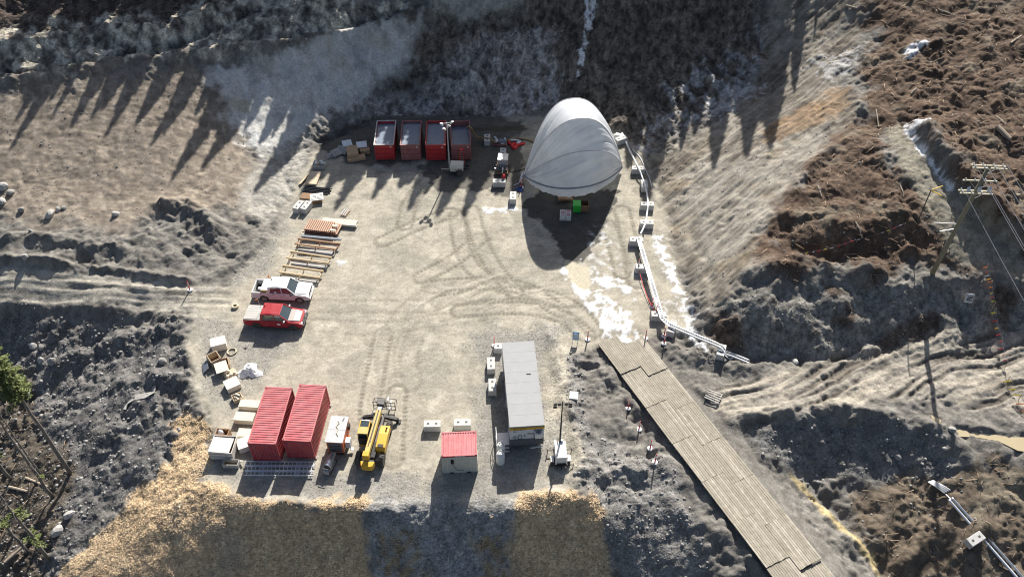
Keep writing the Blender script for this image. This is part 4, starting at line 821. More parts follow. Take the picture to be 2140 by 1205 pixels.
p = U(575, 690, 0); rt_ = pickup('pickup_truck', 'red pickup truck with dusty hood and pale bed cover', (p[0]+.02, p[1]+1.1, -.01), R(-4), 'red_truck', 'dusty_hood', True)
fl = thing('whip_flag', 'orange safety flag on a thin white whip behind the red cab', 'flag', tuple(rt_.location+Vector((-1.38, .35, 1.3))), 0)
m = MB(); m.tube([(0, 0, 0), (-.1, .05, 1.7)], .022, 'white_paint', 5); m.build('whip', fl); m = MB(); m.add([(-.1, .05, 1.7), (-.1, .05, 1.42), (-.45, .02, 1.5), (-.1, .07, 1.7), (-.1, .07, 1.42), (-.45, .04, 1.5)], [(0, 1, 2), (5, 4, 3), (0, 3, 4, 1), (1, 4, 5, 2), (2, 5, 3, 0)], 'signal_orange'); m.build('pennant', fl)
m = MB(); m.box((.55, -1.012, .72), (.34, .01, .2), 'sheet_white'); m.build('door_sticker', rt_)
m = MB(); m.box((-.45, -.955, 1.32), (.24, .06, .2), 'sheet_white'); m.build('window_sticker', wt)

# ------------------------------------------------------------ telehandler (front towards +y)
p = U(783, 938, 0); th = thing('telehandler', 'yellow telehandler with raised boom and black front stabilisers', 'telehandler', (p[0], p[1]+.35, 0), R(-5))
m = MB(); m.box((0, 0, .55), (.95, 4.9, .55), 'dark_steel'); m.box((0, -1.2, .75), (1.0, 1.6, .5), 'black'); m.build('chassis', th)
for sx in (-1, 1):
    for y in (-1.75, 1.65):
        wh = bpy.data.objects.new('wheel', None); COL.objects.link(wh); wh.parent = th; wh.location = (sx*1.02, y, .58)
        m = MB(); m.lathe([(.28, -.2), (.52, -.2), (.59, -.13), (.59, .13), (.52, .2), (.28, .2)], (0, 0, 0), 'rubber', 22, 'x')
        for k in range(18): q = 2*math.pi*k/18; m.bar((-.18, .575*math.cos(q), .575*math.sin(q)), (.18, .575*math.cos(q+.16), .575*math.sin(q+.16)), .07, .07, 'rubber', (0, math.cos(q), math.sin(q)))
        m.build('tyre', wh)
        m = MB(); m.lathe([(.30, -.10), (.30, .12), (.1, .15)] if sx > 0 else [(.1, -.15), (.30, -.12), (.30, .10)], (0, 0, 0), 'sheet_white', 14, 'x'); m.build('rim', wh)
    for y in (-1.75, 1.65): m = MB(); m.bar((0, y, .6), (sx*.95, y, .58), .2, .2, 'grey_rim'); m.build('axle', th)
cb = bpy.data.objects.new('cab', None); COL.objects.link(cb); cb.parent = th
m = MB(); m.box((-.72, .25, .75), (.86, 1.75, .75), 'yellow'); m.build('cab_body', cb, bevel=.04)
m = MB(); m.prism([(-.60, 1.5), (1.1, 1.5), (.82, 2.42), (-.5, 2.42)], -1.12, -.33, 'glass', 'yz'); m.build('cab_glass', cb)
m = MB()
for x in (-1.13, -.32):
    for a_, b_ in (((-.62, 1.48), (-.5, 2.45)), ((1.12, 1.48), (.82, 2.45))): m.bar((x, a_[0], a_[1]), (x, b_[0], b_[1]), .07, .09, 'yellow')
m.build('cab_post', cb)
m = MB(); m.box((-.725, -.18, 2.42), (.90, .72, .09), 'yellow_dirty'); m.bar((-1.14, .15, 2.465), (-1.14, .86, 2.465), .08, .09, 'yellow'); m.bar((-.31, .15, 2.465), (-.31, .86, 2.465), .08, .09, 'yellow'); m.bar((-1.1, .86, 2.47), (-.35, .86, 2.47), .09, .09, 'sheet_white'); m.build('cab_roof', cb)
m = MB(); m.box((-.72, .5, 2.44), (.7, .66, .03), 'glass'); m.build('roof_window', cb)
m = MB(); m.box((-.72, -.72, 1.2), (.8, .05, .9), 'black'); m.build('rear_grille', cb)
m = MB(); m.prism([(-1.25, .75), (1.35, .75), (1.3, 1.35), (.3, 1.52), (-1.1, 1.5), (-1.3, 1.3)], .40, 1.25, 'yellow', 'yz'); hd = m.build('engine_hood', th, bevel=.06)
m = MB(); m.box((.82, -.95, 1.5), (.5, .3, .03), 'black'); m.build('vent', hd); m = MB(); m.tube([(1.0, .85, 1.45), (1.0, .85, 1.62), (1.1, .8, 1.7)], .07, 'dark_steel', 8); m.build('exhaust', hd)
bm_ = bpy.data.objects.new('boom', None); COL.objects.link(bm_); bm_.parent = th
m = MB(); m.bar((-.02, -2.25, 2.05), (.12, 2.35, 1.95), .42, .48, 'yellow_dirty'); m.build('outer_section', bm_, bevel=.02)
m = MB(); m.bar((-.02, -1.6, 2.31), (.12, 2.35, 2.21), .07, .04, 'black'); m.bar((.08, -1.2, 2.31), (.16, 2.2, 2.22), .04, .05, 'dark_steel'); m.build('hose_track', bm_)
m = MB(); m.bar((.12, 2.3, 1.95), (.15, 3.15, 1.90), .30, .34, 'steel'); m.build('inner_section', bm_)
m = MB(); m.bar((.15, 3.1, 2.05), (.16, 3.75, .8), .34, .28, 'dark_steel'); m.box((.14, 3.15, 1.85), (.6, .5, .4), 'dark_steel'); m.build('boom_head', bm_)
m = MB(); m.box((-.05, -2.42, 1.75), (.55, .5, .62), 'yellow'); m.build('boom_pivot', bm_, bevel=.03)
m = MB(); m.prism([(-.62, -2.5), (.62, -2.5), (.5, -2.95), (.36, -3.05), (-.36, -3.05), (-.5, -2.95)], .75, 1.35, 'yellow', 'xy'); cw = m.build('counterweight', th, bevel=.05); m = MB(); m.box((0, -3.06, 1.02), (.5, .02, .14), 'yellow_dirty'); m.build('plate', cw)
m = MB(); m.box((-.55, -2.75, .85), (.2, .12, .16), 'lens_red'); m.build('tail_light', th)
for sx in (-1, 1):
    m = MB(); m.bar((sx*.3, 2.6, .85), (sx*1.55, 2.75, .30), .28, .3, 'black'); m.box((sx*1.62, 2.75, .02), (.42, .42, .08), 'black'); m.bar((sx*1.55, 2.75, .1), (sx*1.55, 2.75, .5), .16, .16, 'black'); m.build('stabiliser', th)
wp = bpy.data.objects.new('carriage', None); COL.objects.link(wp); wp.parent = th
m = MB()
for z in (.25, .75, 1.25): m.bar((-.85, 3.85, z), (1.15, 3.85, z), .07, .07, 'dark_steel')
for k in range(6): m.bar((-.85+.4*k, 3.85, .2), (-.85+.4*k, 3.85, 1.3), .06, .06, 'dark_steel')
for x in (-.85, 1.15): m.bar((x, 3.85, 1.25), (x, 4.5, 1.0), .05, .05, 'dark_steel'); m.bar((x, 4.5, 1.0), (x, 4.5, .3), .05, .05, 'dark_steel')
m.bar((-.85, 4.5, 1.0), (1.15, 4.5, 1.0), .05, .05, 'dark_steel'); m.build('rack', wp)
for x in (-.25, .55): m = MB(); m.bar((x, 3.9, .2), (x, 5.0, .12), .12, .06, 'steel'); m.build('fork', wp)
m = MB(); m.box((-.1, 3.95, .9), (.8, .4, .5), 'dark_steel'); m.tube([(.5, 3.9, 1.4), (.52, 4.35, 1.5)], .09, 'sheet_white', 8); m.build('tilt_gear', wp)

# ------------------------------------------------------------ generator trailer
c, a = pose([z5(1290,660), z5(1465,660), z5(1525,418), z5(1350,418)], 2.1)
g = thing('generator', 'orange generator trailer with flat grey roof between container and telehandler', 'generator', (c[0], c[1], 0), a)
m = MB(); m.box((0, 0, .45), (1.42, 2.62, 1.58), 'orange'); m.build('housing', g, bevel=.03)
m = MB(); m.box((0, 0, 2.03), (1.56, 2.78, .07), 'grey_rim'); rf = m.build('roof', g)
m = MB(); m.box((0, -.05, 2.1), (1.5, .02, .012), 'steel'); m.build('seam', rf)
m = MB(); m.tube([(-.05, .9, 2.14), (.1, .6, 2.14), (-.1, .3, 2.14), (.12, 0, 2.14), (.05, -.4, 2.14), (.25, -.7, 2.14)], .04, 'hose_cream', 6); m.build('strap', rf); m = MB(); m.bar((.35, .9, 2.12), (.42, 1.2, 2.12), .08, .06, 'dark_steel'); m.build('lifting_eye', rf)
m = MB(); m.box((0, -1.32, .6), (1.14, .03, 1.25), 'skirt'); dr = m.build('rear_panel', g)
for k in range(4): m = MB(); m.box((0, -1.345, .75+.25*k), (1.0, .02, .05), 'black'); m.build('louvre', dr)
m = MB(); m.box((0, 0, .28), (1.3, 2.7, .16), 'black'); m.bar((0, 1.3, .36), (0, 2.0, .36), .1, .1, 'black'); m.build('frame', g)
for s in (-1, 1):
    wh = bpy.data.objects.new('wheel', None); COL.objects.link(wh); wh.parent = g; wh.location = (s*.82, -.1, .34)
    m = MB(); m.lathe([(.16, -.1), (.32, -.1), (.34, -.06), (.34, .06), (.32, .1), (.16, .1)], (0, 0, 0), 'rubber', 16, 'x'); m.build('tyre', wh); m = MB(); m.lathe([(.16, -.06), (.16, .08)], (0, 0, 0), 'sheet_white', 12, 'x'); m.build('rim', wh)
    m = MB(); m.box((s*.8, -.1, .70), (.28, .9, .05), 'orange'); m.build('fender', g)
m = MB(); m.box((.98, -.55, .55), (.42, .55, .85), 'sheet_white'); m.box((1.25, -.75, .25), (.3, .3, .1), 'sheet_white'); m.build('fuel_box', g)
m = MB(); m.box((.82, .8, 1.2), (.14, .4, .5), 'black'); m.build('control_panel', g)

# ------------------------------------------------------------ heater on a skid
p = U(686, 992, 0); h = thing('site_heater', 'grey cylindrical site heater on a small skid before the generator', 'heater', (p[0], p[1]+.5, 0), R(-14))
m = MB(); m.lathe([(.30, -.2), (.32, -.15), (.32, .55), (.27, .6), (.24, 1.25), (.24, 1.30), (.20, 1.30)], (0, 0, .72), 'galv', 18, 'y'); m.build('drum', h, True)
m = MB(); m.lathe([(.20, 1.27), (.19, 1.29)], (0, 0, .72), 'sign_blue', 14, 'y'); m.lathe([(.30, -.22), (.1, -.24)], (0, 0, .72), 'dark_steel', 16, 'y'); m.build('outlet', h)
m = MB(); m.bar((-.3, -.5, .08), (-.3, 1.1, .08), .08, .1, 'dark_steel'); m.bar((.3, -.5, .08), (.3, 1.1, .08), .08, .1, 'dark_steel'); m.bar((-.35, -.5, .1), (.35, -.5, .1), .1, .1, 'dark_steel'); m.build('skid', h)
m = MB(); m.box((0, .3, .12), (.6, 1.0, .32), 'steel'); m.box((0, -.42, .12), (.5, .3, .45), 'grey_rim'); m.build('fuel_tank', h)
m = MB()
for s in (-1, 1): m.bar((s*.28, -.4, .1), (s*.28, -.5, .9), .05, .05, 'dark_steel')
m.bar((-.28, -.5, .9), (.28, -.5, .9), .05, .05, 'dark_steel'); m.build('handle', h)

# ------------------------------------------------------------ light towers
def lamp(t, c, az, mat, r=.19):
    m = MB(); d = Vector((math.sin(az)*.8, -math.cos(az)*.8, -.6)).normalized(); q = Vector(c)
    m.tube([q, q+d*.12, q+d*.24], [.07, r*.8, r], mat, 12); l_ = m.build('lamp', t); m = MB(); m.tube([q+d*.225, q+d*.25], r*.92, 'lamp_face', 12); m.build('lens', l_)
p = U(1171, 975, 0); lt = thing('light_tower', 'white light tower with black mast standing right of the office trailer', 'light tower', (p[0], p[1]+.75, 0), R(3))
m = MB(); m.prism([(-.75, .55), (.85, .55), (.85, 1.55), (-.75, 1.35)], -.5, .5, 'white_paint', 'yz'); m.build('housing', lt, bevel=.04)
m = MB(); m.box((-.42, .05, 1.50), (.12, 1.9, .08), 'white_paint'); m.bar((-.45, -.8, .5), (-.45, -.85, 1.3), .12, .14, 'white_paint'); m.bar((.45, -.8, .5), (.45, -.85, 1.2), .1, .12, 'white_paint'); m.build('mast_cradle', lt)
m = MB(); m.box((0, 0, .35), (1.1, 1.9, .2), 'black'); m.bar((0, -.9, .45), (0, -1.3, .45), .1, .1, 'black'); m.build('frame', lt)
for s in (-1, 1):
    wh = bpy.data.objects.new('wheel', None); COL.objects.link(wh); wh.parent = lt; wh.location = (s*.74, -.35, .33)
    m = MB(); m.lathe([(.15, -.09), (.31, -.09), (.33, -.05), (.33, .05), (.31, .09), (.15, .09)], (0, 0, 0), 'rubber', 16, 'x'); m.build('tyre', wh); m = MB(); m.lathe([(.15, -.07), (.15, .07)], (0, 0, 0), 'steel', 10, 'x'); m.build('rim', wh)
    m = MB(); m.box((s*.74, -.35, .68), (.26, .62, .06), 'white_paint'); m.build('fender', lt)
    for y in (-.85, .7): m = MB(); m.bar((s*.5, y, .42), (s*1.05, y, .42), .07, .07, 'black'); m.bar((s*1.05, y, .0), (s*1.05, y, .6), .06, .06, 'black'); m.build('outrigger', lt)
m = MB(); m.tube([(0, .75, .5), (0, .75, 3.2), (0, .75, 5.0), (0, .75, 7.0)], [.09, .08, .06, .045], 'black', 8); m.build('mast', lt)
m = MB(); m.bar((-.62, .75, 7.0), (.62, .75, 7.0), .06, .06, 'black'); m.bar((0, .75, 6.6), (0, .75, 7.3), .06, .06, 'black'); m.build('lamp_bar', lt)
for i, (x, z) in enumerate(((-.62, 7.05), (-.62, 6.72), (-.28, 7.05), (.62, 7.05), (.62, 6.72), (.3, 7.05))):
    m = MB(); m.box((x, .62, z-.12), (.28, .12, .28), 'black', tilt=Matrix.Rotation(R(25), 3, 'X')); l_ = m.build('lamp', lt); m = MB(); m.box((x, .55, z-.08), (.2, .02, .18), 'lamp_face', tilt=Matrix.Rotation(R(25), 3, 'X')); m.build('lens', l_)
m = MB(); m.box((.16, .86, 1.5), (.22, .2, .2), 'white_paint'); m.tube([(-.15, .9, 1.4), (-.15, .9, 1.85)], .045, 'black', 6); m.build('exhaust', lt)
p = U(955, 366, 0); lt = thing('light_tower', 'cream light tower with white lamp heads between the red bins', 'light tower', (p[0], p[1]+.55, 0), R(-3))
m = MB(); m.prism([(-.48, .45), (.55, .45), (.55, 1.35), (-.42, 1.35), (-.55, 1.0)], -.78, .78, 'cream_paint', 'yz'); hs = m.build('housing', lt, bevel=.04)
m = MB()
for k in range(3): m.box((.42, -.535, .9-.12*k), (.5, .03, .05), 'black')
m.box((-.1, -.54, .75), (.08, .03, .08), 'black'); m.build('vent', hs)
m = MB(); m.box((0, 0, .3), (1.5, .9, .16), 'dark_steel'); m.bar((-.7, 0, .38), (-1.9, .05, .40), .07, .08, 'steel'); m.bar((-1.85, .05, .02), (-1.85, .05, .5), .06, .06, 'steel'); m.build('drawbar', lt)
for s in (-1, 1):
    wh = bpy.data.objects.new('wheel', None); COL.objects.link(wh); wh.parent = lt; wh.location = (.35, s*.62, .32)
    m = MB(); m.lathe([(.14, -.09), (.30, -.09), (.32, -.05), (.32, .05), (.30, .09), (.14, .09)], (0, 0, 0), 'rubber', 16, 'y'); m.build('tyre', wh); m = MB(); m.lathe([(.14, -.07), (.14, .07)], (0, 0, 0), 'steel', 10, 'y'); m.build('rim', wh)
    m = MB(); m.box((.35, s*.62, .66), (.8, .24, .05), 'dark_steel'); m.build('fender', lt)
m = MB(); m.tube([(-.9, .12, .35), (-.9, .12, 3.0), (-.9, .12, 7.0)], [.10, .08, .05], 'grey_rim', 8); m.build('mast', lt)
m = MB(); m.bar((-1.35, .12, 6.85), (-.45, .12, 7.0), .06, .06, 'grey_rim'); m.build('lamp_bar', lt)
for x, z, q in ((-1.35, 6.9, -1.2), (-1.2, 6.3, -.3), (-.75, 6.7, .4), (-.4, 7.2, 1.0)): lamp(lt, (x, .10, z), q, 'white_paint', .27)

# ------------------------------------------------------------ crates, boxes and loose stock
def crate(px4, z, hgt, label, mat='ply', openb=False, slats=0, name='wooden_crate', cat='crate', rot=None, dims=None, zb=0, lid=None):
    """a box whose top rim is seen at four photo points (near left, near right, far right, far left) at height z"""
    q = [U(a_, b_, z)[:2] for a_, b_ in px4]; c_ = sum(q)/4; d = q[2]+q[3]-q[0]-q[1]; e = q[1]+q[2]-q[0]-q[3]
    an = math.atan2(e[1], e[0]) if rot is None else rot
    w_ = float(np.linalg.norm(e))/2; l_ = float(np.linalg.norm(d))/2
    if dims: w_, l_ = dims
    t = thing(name, label, cat, (c_[0], c_[1], zb), an)
    if openb:
        k = .05
        for s in (-1, 1):
            m = MB(); m.box((s*(w_/2-k/2), 0, 0), (k, l_-2*k-.002, hgt), mat); m.build('side', t); m = MB(); m.box((0, s*(l_/2-k/2), 0), (w_, k, hgt-.003), mat); m.build('side', t)
        m = MB(); m.box((0, 0, .0), (w_-2*k, l_-2*k, .05), 'ply_dark'); m.build('floor', t)
    else:
        m = MB(); m.box((0, 0, 0), (w_, l_, hgt-.04), mat); m.build('box', t)
        m = MB(); m.box((0, 0, hgt-.04), (w_+.04, l_+.04, .04), lid or mat); m.build('lid', t)
    for s in range(slats):
        zz = hgt*(s+.35)/slats-.04; m = MB(); m.box((0, -l_/2-.015, zz), (w_, .03, .09), 'lumber_grey'); m.build('batten', t); 
    return t
q4 = lambda *p: [(380+x*320/1285, 560+y*300/1205) for x, y in p]
q5 = lambda *p: [z5(x, y) for x, y in p]
crate(q4((240,660),(372,628),(352,565),(240,592)), .9, .9, 'closed pale crate, topmost of the row below the red pickup', 'ply_white', slats=0)
crate(q4((240,792),(335,745),(295,688),(195,737)), .8, .8, 'open dark-lined crate in the row below the red pickup', 'ply', True, dims=(1.0, 1.15))
crate(q4((300,820),(415,805),(375,742),(285,792)), .62, .62, 'open crate half covered by a loose plywood sheet', 'cardboard', True, dims=(1.05, 1.0), rot=R(22))
p = U(*q4((330,826))[0], .72); m = MB(); m.box((0, 0, 0), (1.15, 1.35, .03), 'ply_pale'); o = one(m, 'plywood_sheet', 'loose pale plywood sheet lying askew on an open crate', 'plywood', (p[0], p[1], .665), R(26))
p = U(*q4((200,822))[0], .35); m = MB(); m.box((0, 0, 0), (.75, 1.15, .03), 'board_grey'); o = one(m, 'plywood_sheet', 'grey board leaning on the left side of the open crate', 'plywood', (p[0]-.05, p[1], .02), R(18)); o.rotation_euler = (0, R(-38), R(20)); o.location.z = .30
t = crate(q4((362,925),(460,885),(440,822),(347,880)), .3, .22, 'low pallet box of round foam plugs in the crate row', 'ply', False)
for k in range(5): m = MB(); m.lathe([(.13, 0), (.15, .12), (.09, .2)], (-.35+.35*(k % 3), -.25+.5*(k//3), .22), 'ply_pale', 10); m.build('plug', t)
crate(q4((380,1020),(490,970),(455,902),(346,950)), .6, .6, 'closed cube crate with scribbled lid, lower in the crate row', 'ply_white')
t = crate(q4((440,1110),(515,1085),(480,1022),(405,1060)), .55, .45, 'small open box holding wood offcuts, last in the crate row', 'ply', True, dims=(.85, .8))
for k in range(4): m = MB(); m.box((-.2+.16*k, .1*(-1)**k, .08), (.13, .5, .25+.12*(k % 3)), 'ply_pale', rz=.3*k); m.build('offcut', t)
crate(q5((465,315),(640,328),(668,262),(472,250)), .55, .55, 'long flat plywood box by the containers, uppermost of four', 'ply_pale')
crate(q5((408,445),(592,460),(618,378),(432,368)), .6, .6, 'plywood box by the containers, second from the top', 'ply_pale')
crate(q5((435,600),(600,612),(625,535),(465,530)), .55, .55, 'plywood box by the containers with a tan front, third from the top', 'ply_pale')
crate(q5((462,735),(585,690),(560,600),(428,640)), .7, .7, 'pale crate with red paint marks against the left container', 'ply_white', slats=0)
t = crate(q5((180,765),(405,770),(425,605),(200,595)), 1.05, 1.05, 'large whitish slatted crate at the chip pile edge', 'ply_white', True, slats=3)
m = MB(); m.box((-.1, -.12, 1.06), (1.85, 1.55, .04), 'ply_white', rz=R(-3)); m.build('lid', t)
t = crate(q5((220,592),(342,592),(378,542),(255,520)), .8, .8, 'open brown crate with a plastic bag inside, behind the slatted crate', 'lumber_brown', True)
m = MB(); m.lathe([(.2, .1), (.32, .4), (.22, .75), (.10, .95)], (-.2, 0, 0), 'sheet_white', 9); m.build('plastic_bag', t, True)
crate(q5((295,885),(445,885),(465,832),(312,826)), .5, .5, 'small grey open box in front of the slatted crate', 'lumber_grey', True, name='open_box', cat='box')
m = MB(); m.bar((-.2, 0, .05), (.45, -.3, .35), .2, .05, 'lumber_grey'); p = U(*z5(470, 845), 0); one(m, 'plank', 'short grey plank leaning beside the small open box', 'plank', (p[0], p[1], 0), 0)
# white tarp heap
def heap(px, py, r, h_, mat, name, label, cat, seed, flat=True):
    p = U(px, py, 0) if flat else at(px, py); m = MB(); n_ = 16; vs = [(0, 0, h_)]; fs = []; rn = random.Random(seed)
    for j in range(1, 7):
        for i in range(n_):
            a_ = 2*math.pi*i/n_; rr = r*j/6*(1+.28*math.sin(3*a_+seed)+.14*rn.uniform(-1, 1)*(j > 3)); z = h_*(1-(j/6)**1.5)*(1+.5*rn.uniform(-1, 1)*(j < 6)); vs.append((rr*math.cos(a_), rr*math.sin(a_)*.85, z if j < 6 else 0.0))
    fs += [(0, 1+i, 1+(i+1) % n_) for i in range(n_)]
    for j in range(5):
        for i in range(n_): a0 = 1+j*n_+i; a1 = 1+j*n_+(i+1) % n_; fs.append((a0, a0+n_, a1+n_, a1))
    m.add(vs, fs, mat); z0 = 0 if flat else gz(p[0], p[1])-.03
    return one(m, name, label, cat, (p[0], p[1], z0), 0)
heap(522, 776, 1.05, .5, 'sheet_white', 'tarp', 'crumpled white tarp heap beside the crate row', 'tarp', 3)
heap(1086, 396, .45, .35, 'blue', 'tarp', 'small dark blue tarp bundle left of the tent mouth', 'tarp', 5)
def coil(px, py, r, turns, tr_, mat, label, name='hose_coil', cat='hose', z0=0.0):
    p = U(px, py, 0); m = MB(); pts = [(r*(1-.12*math.sin(i*.9))*math.cos(i*.35), r*.95*math.sin(i*.35), tr_+.5*tr_*(i*.35/6.28)) for i in range(int(turns*18))]
    m.tube(pts, tr_, mat, 6); return one(m, name, label, cat, (p[0], p[1], z0), 0, smooth=True)
coil(485, 735, .42, 3.2, .045, 'hose_cream', 'coiled cream hose on the ground by the crate row')
def tyre_(px, py, label, mat='rubber', r=.36):
    p = U(px, py, 0); m = MB(); m.lathe([(r*.55, .0), (r*.9, 0), (r, .06), (r, .18), (r*.9, .24), (r*.55, .24), (r*.5, .18), (r*.5, .06), (r*.55, 0)], (0, 0, 0), mat, 18); return one(m, 'tyre', label, 'tyre', (p[0], p[1], -.01), 0)
tyre_(492, 641, 'pale dusty tyre lying on the ground left of the pickups', 'hose_cream', .36); tyre_(976, 350, 'old tyre lying beside the cream light tower', 'rubber', .42)
# ladders / lattice beams in front of the containers
p0, p1 = U(508, 990, 0), U(656, 988, 0)
for k, (yo, L_, z, nm) in enumerate(((.95, 6.2, .05, 'back'), (.45, 5.9, .05, 'middle'), (-.05, 5.9, .05, 'front'))):
    la = thing('aluminium_ladder', 'aluminium ladder lying below the long containers, %s of three' % nm, 'ladder', (p0[0]+3.02+.05*k, p0[1]+yo, .0), R(-.4), 'aluminium ladders')
    for s in (-1, 1): m = MB(); m.bar((-L_/2, s*.19, z+.12), (L_/2, s*.19, z+.12), .04, .10, 'alu'); m.build('rail', la)
    for i in range(17): x = -L_/2+.2+i*(L_-.4)/16; m = MB(); m.bar((x, -.17, z+.12), (x, .17, z+.12), .04, .04, 'alu'); m.build('rung', la)
for x in (1.6, 4.6):
    m = MB(); m.box((0, 0, 0), (.5, 1.5, .12), 'lumber_grey'); one(m, 'timber_block', 'timber bearer under the %s end of the aluminium ladders' % ('left' if x < 3 else 'right'), 'timber', (p0[0]+x, p0[1]+.45, -.02), 0)

# stock on the upper left of the pad
def plank_stack(name, label, cat, px4, z, layers, per, mat, th_=.05, along='x', gap=.02, zb=0.0):
    q = [U(a_, b_, z)[:2] for a_, b_ in px4]; c_ = sum(q)/4; d = q[2]+q[3]-q[0]-q[1]; e = q[1]+q[2]-q[0]-q[3]; an = math.atan2(e[1], e[0]); w_ = float(np.linalg.norm(e))/2; l_ = float(np.linalg.norm(d))/2
    t = thing(name, label, cat, (c_[0], c_[1], zb), an); rn = random.Random(len(label))
    for s in (-.35, .35): m = MB(); m.box((s*w_, 0, -.01), (.1, l_, .1), 'lumber_grey'); m.build('bearer', t)
    for j in range(layers):
        for i in range(per):
            pw = l_/per; m = MB(); m.box((rn.uniform(-.06, .06), -l_/2+(i+.5)*pw, .09+j*(th_+.004)), (w_*rn.uniform(.95, 1.0), pw-gap, th_), mat, rz=rn.uniform(-.008, .008)); m.build('plank', t)
    return t
q3 = lambda *p: [(560+x*300/1130, 280+y*320/1205) for x, y in p]
qs = lambda *p: [(580+x*200/1205, 400+y*200/1205) for x, y in p]
crate(q3((625,205),(765,178),(760,152),(622,175)), .45, .4, 'long tan plank box lowest of the boxes left of the bins', 'cardboard', False, name='long_box', cat='box')
crate(q3((625,165),(720,150),(690,88),(612,98)), .8, .8, 'large cardboard carton left of the leftmost bin', 'cardboard', False, name='carton', cat='carton')
crate(q3((728,135),(800,128),(795,102),(722,110)), .55, .55, 'low carton touching the wall side of the leftmost bin', 'cardboard', False, name='carton', cat='carton')
crate(q3((700,110),(780,98),(772,55),(692,62)), .7, .7, 'white-topped carton behind the others left of the bins', 'cardboard', False, name='carton', cat='carton', lid='paper')
crate(q3((595,98),(665,85),(650,42),(578,55)), .5, .5, 'pallet of papers wrapped in white film left of the bins', 'paper', False, name='wrapped_pallet', cat='pallet')
def pallet(px, py, rz, label, z=0.0, tilt=0, mat='lumber_grey', size=(1.2, 1.0)):
    p = U(px, py, z); t = thing('pallet', label, 'pallet', (p[0], p[1], z), rz)
    for k in range(6): m = MB(); m.box((0, -size[1]/2+.08+k*(size[1]-.16)/5, .10), (size[0], .12, .025), mat); m.build('deck_board', t)
    for k in (-1, 0, 1): m = MB(); m.box((k*(size[0]/2-.06), 0, .012), (.09, size[1], .09), mat); m.build('stringer', t)
    for k in (-1, 1): m = MB(); m.box((0, k*(size[1]/2-.07), -.01), (size[0], .1, .022), mat); m.build('bottom_board', t)
    if tilt: t.rotation_euler = (tilt, 0, rz); t.location.z += abs(math.sin(tilt))*size[1]/2
    return t
pallet(690, 326, R(30), 'weathered pallet lying flat in the jumble left of the cartons'); pallet(703, 322, R(40), 'weathered pallet leaning in the jumble left of the cartons', .15, R(25)); pallet(716, 318, R(-20), 'weathered pallet on edge nearest the cartons', .1, R(40))
t = crate(q3((340,235),(468,262),(465,215),(345,190)), .6, .55, 'grey open crate of scraps at the toe of the clay slope', 'lumber_grey', True, dims=(1.5, 1.1), rot=R(-6))
for k in range(4): m = MB(); m.box((-.5+.33*k, .05*k, .25), (.4, .6, .45), ('sheet_white', 'ply', 'paper', 'ply_pale')[k], rz=.5*k, tilt=Matrix.Rotation(.4*(-1)**k, 3, 'Y')); m.build('scrap', t)
plank_stack('plywood_stack', 'stack of pale plywood sheets on bearers below the scrap crate', 'plywood', q3((288,392),(375,392),(418,298),(335,288)), .4, 6, 1, 'ply', .05)
p = U(*q3((300,340))[0], .3); m = MB(); m.box((0, 0, 0), (.45, 2.4, .05), 'ply'); o = one(m, 'plywood_sheet', 'narrow plywood sheet leaning on the left of the plywood stack', 'plywood', (p[0]-.15, p[1]-.1, .20), R(-24)); o.rotation_euler = (0, R(-30), R(-20))
bp_ = thing('pipe_bundle', 'bundle of long black pipes lying below the plywood stack', 'pipes', tuple(U(*q3((380,445))[0], 0)), R(-9))
for k in range(9): m = MB(); m.tube([(-1.5+.12*(k % 3), -.5+.13*k, .06+.1*(k % 2)), (1.55+.1*(k % 4), -.55+.13*k+.04*(k % 3), .06+.1*(k % 2))], .055, 'black_pipe', 7); m.build('pipe', bp_)
pallet(*q3((300, 492))[0], R(-10), 'brown pallet lying under the white one', 0, 0, 'lumber_brown'); pallet(*q3((385, 500))[0], R(12), 'white-painted pallet propped up above the twin concrete blocks', .42, 0, 'white_paint', (1.5, 1.3))
m = MB(); m.box((0, 0, 0), (1.2, .9, .5), 'ply_dark'); p = U(*q3((385, 520))[0], .2); one(m, 'support_box', 'dark box under the white-painted pallet', 'box', (p[0], p[1], 0), R(12))
sb_ = thing('pipe_bundle', 'small bundle of rusty pipes lying above the white lumber', 'pipes', tuple(U(722, 446, 0)), R(70))
for k in range(6): m = MB(); m.tube([(-.55, -.3+.12*k, .07+.10*(k % 2)), (.6, -.3+.12*k, .07+.1*(k % 2))], .06, ('lumber_brown', 'grey_rim')[k % 2], 8); m.build('pipe', sb_)
# orange pipes in layers
pl, pr = U(*qs((335,520))[0], .1), U(*qs((690,560))[0], .1); pb = U(*qs((405,395))[0], .1); d = pr-pl; an = math.atan2(d[1], d[0]); n_ = 13
op = thing('orange_pipe_stack', 'stack of orange pipes in three layers next to white lumber', 'pipes', (pl[0], pl[1], 0), an); Lp = 1.75; sk_ = .30
for j in range(3):
    for i in range(n_+(3 if j < 2 else 0)):
        x = .12+i*.235+.1*(j % 2); z = .17+j*.205; m = MB(); m.tube([(x, 0, z), (x+sk_*.2, Lp, z)], .104, 'orange_pipe', 10, False); pp = m.build('pipe', op, True)
        m = MB(); m.tube([(x, .03, z), (x, .06, z)], .09, 'pipe_end', 10); m.build('bore', pp)
for y in (.3, 1.4): m = MB(); m.box((1.8, y, -.01), (4.2, .1, .07), 'lumber'); m.build('bearer', op)
for k in range(2): m = MB(); m.box((3.3, .35+.75*k, .62), (.62, .28, .1), 'ply_pale'); m.build('separator', op)
plank_stack('lumber_stack', 'stack of white squared lumber behind the orange pipes', 'lumber', qs((560,395),(1000,430),(1008,365),(545,325)), .4, 3, 4, 'ply_pale', .1)
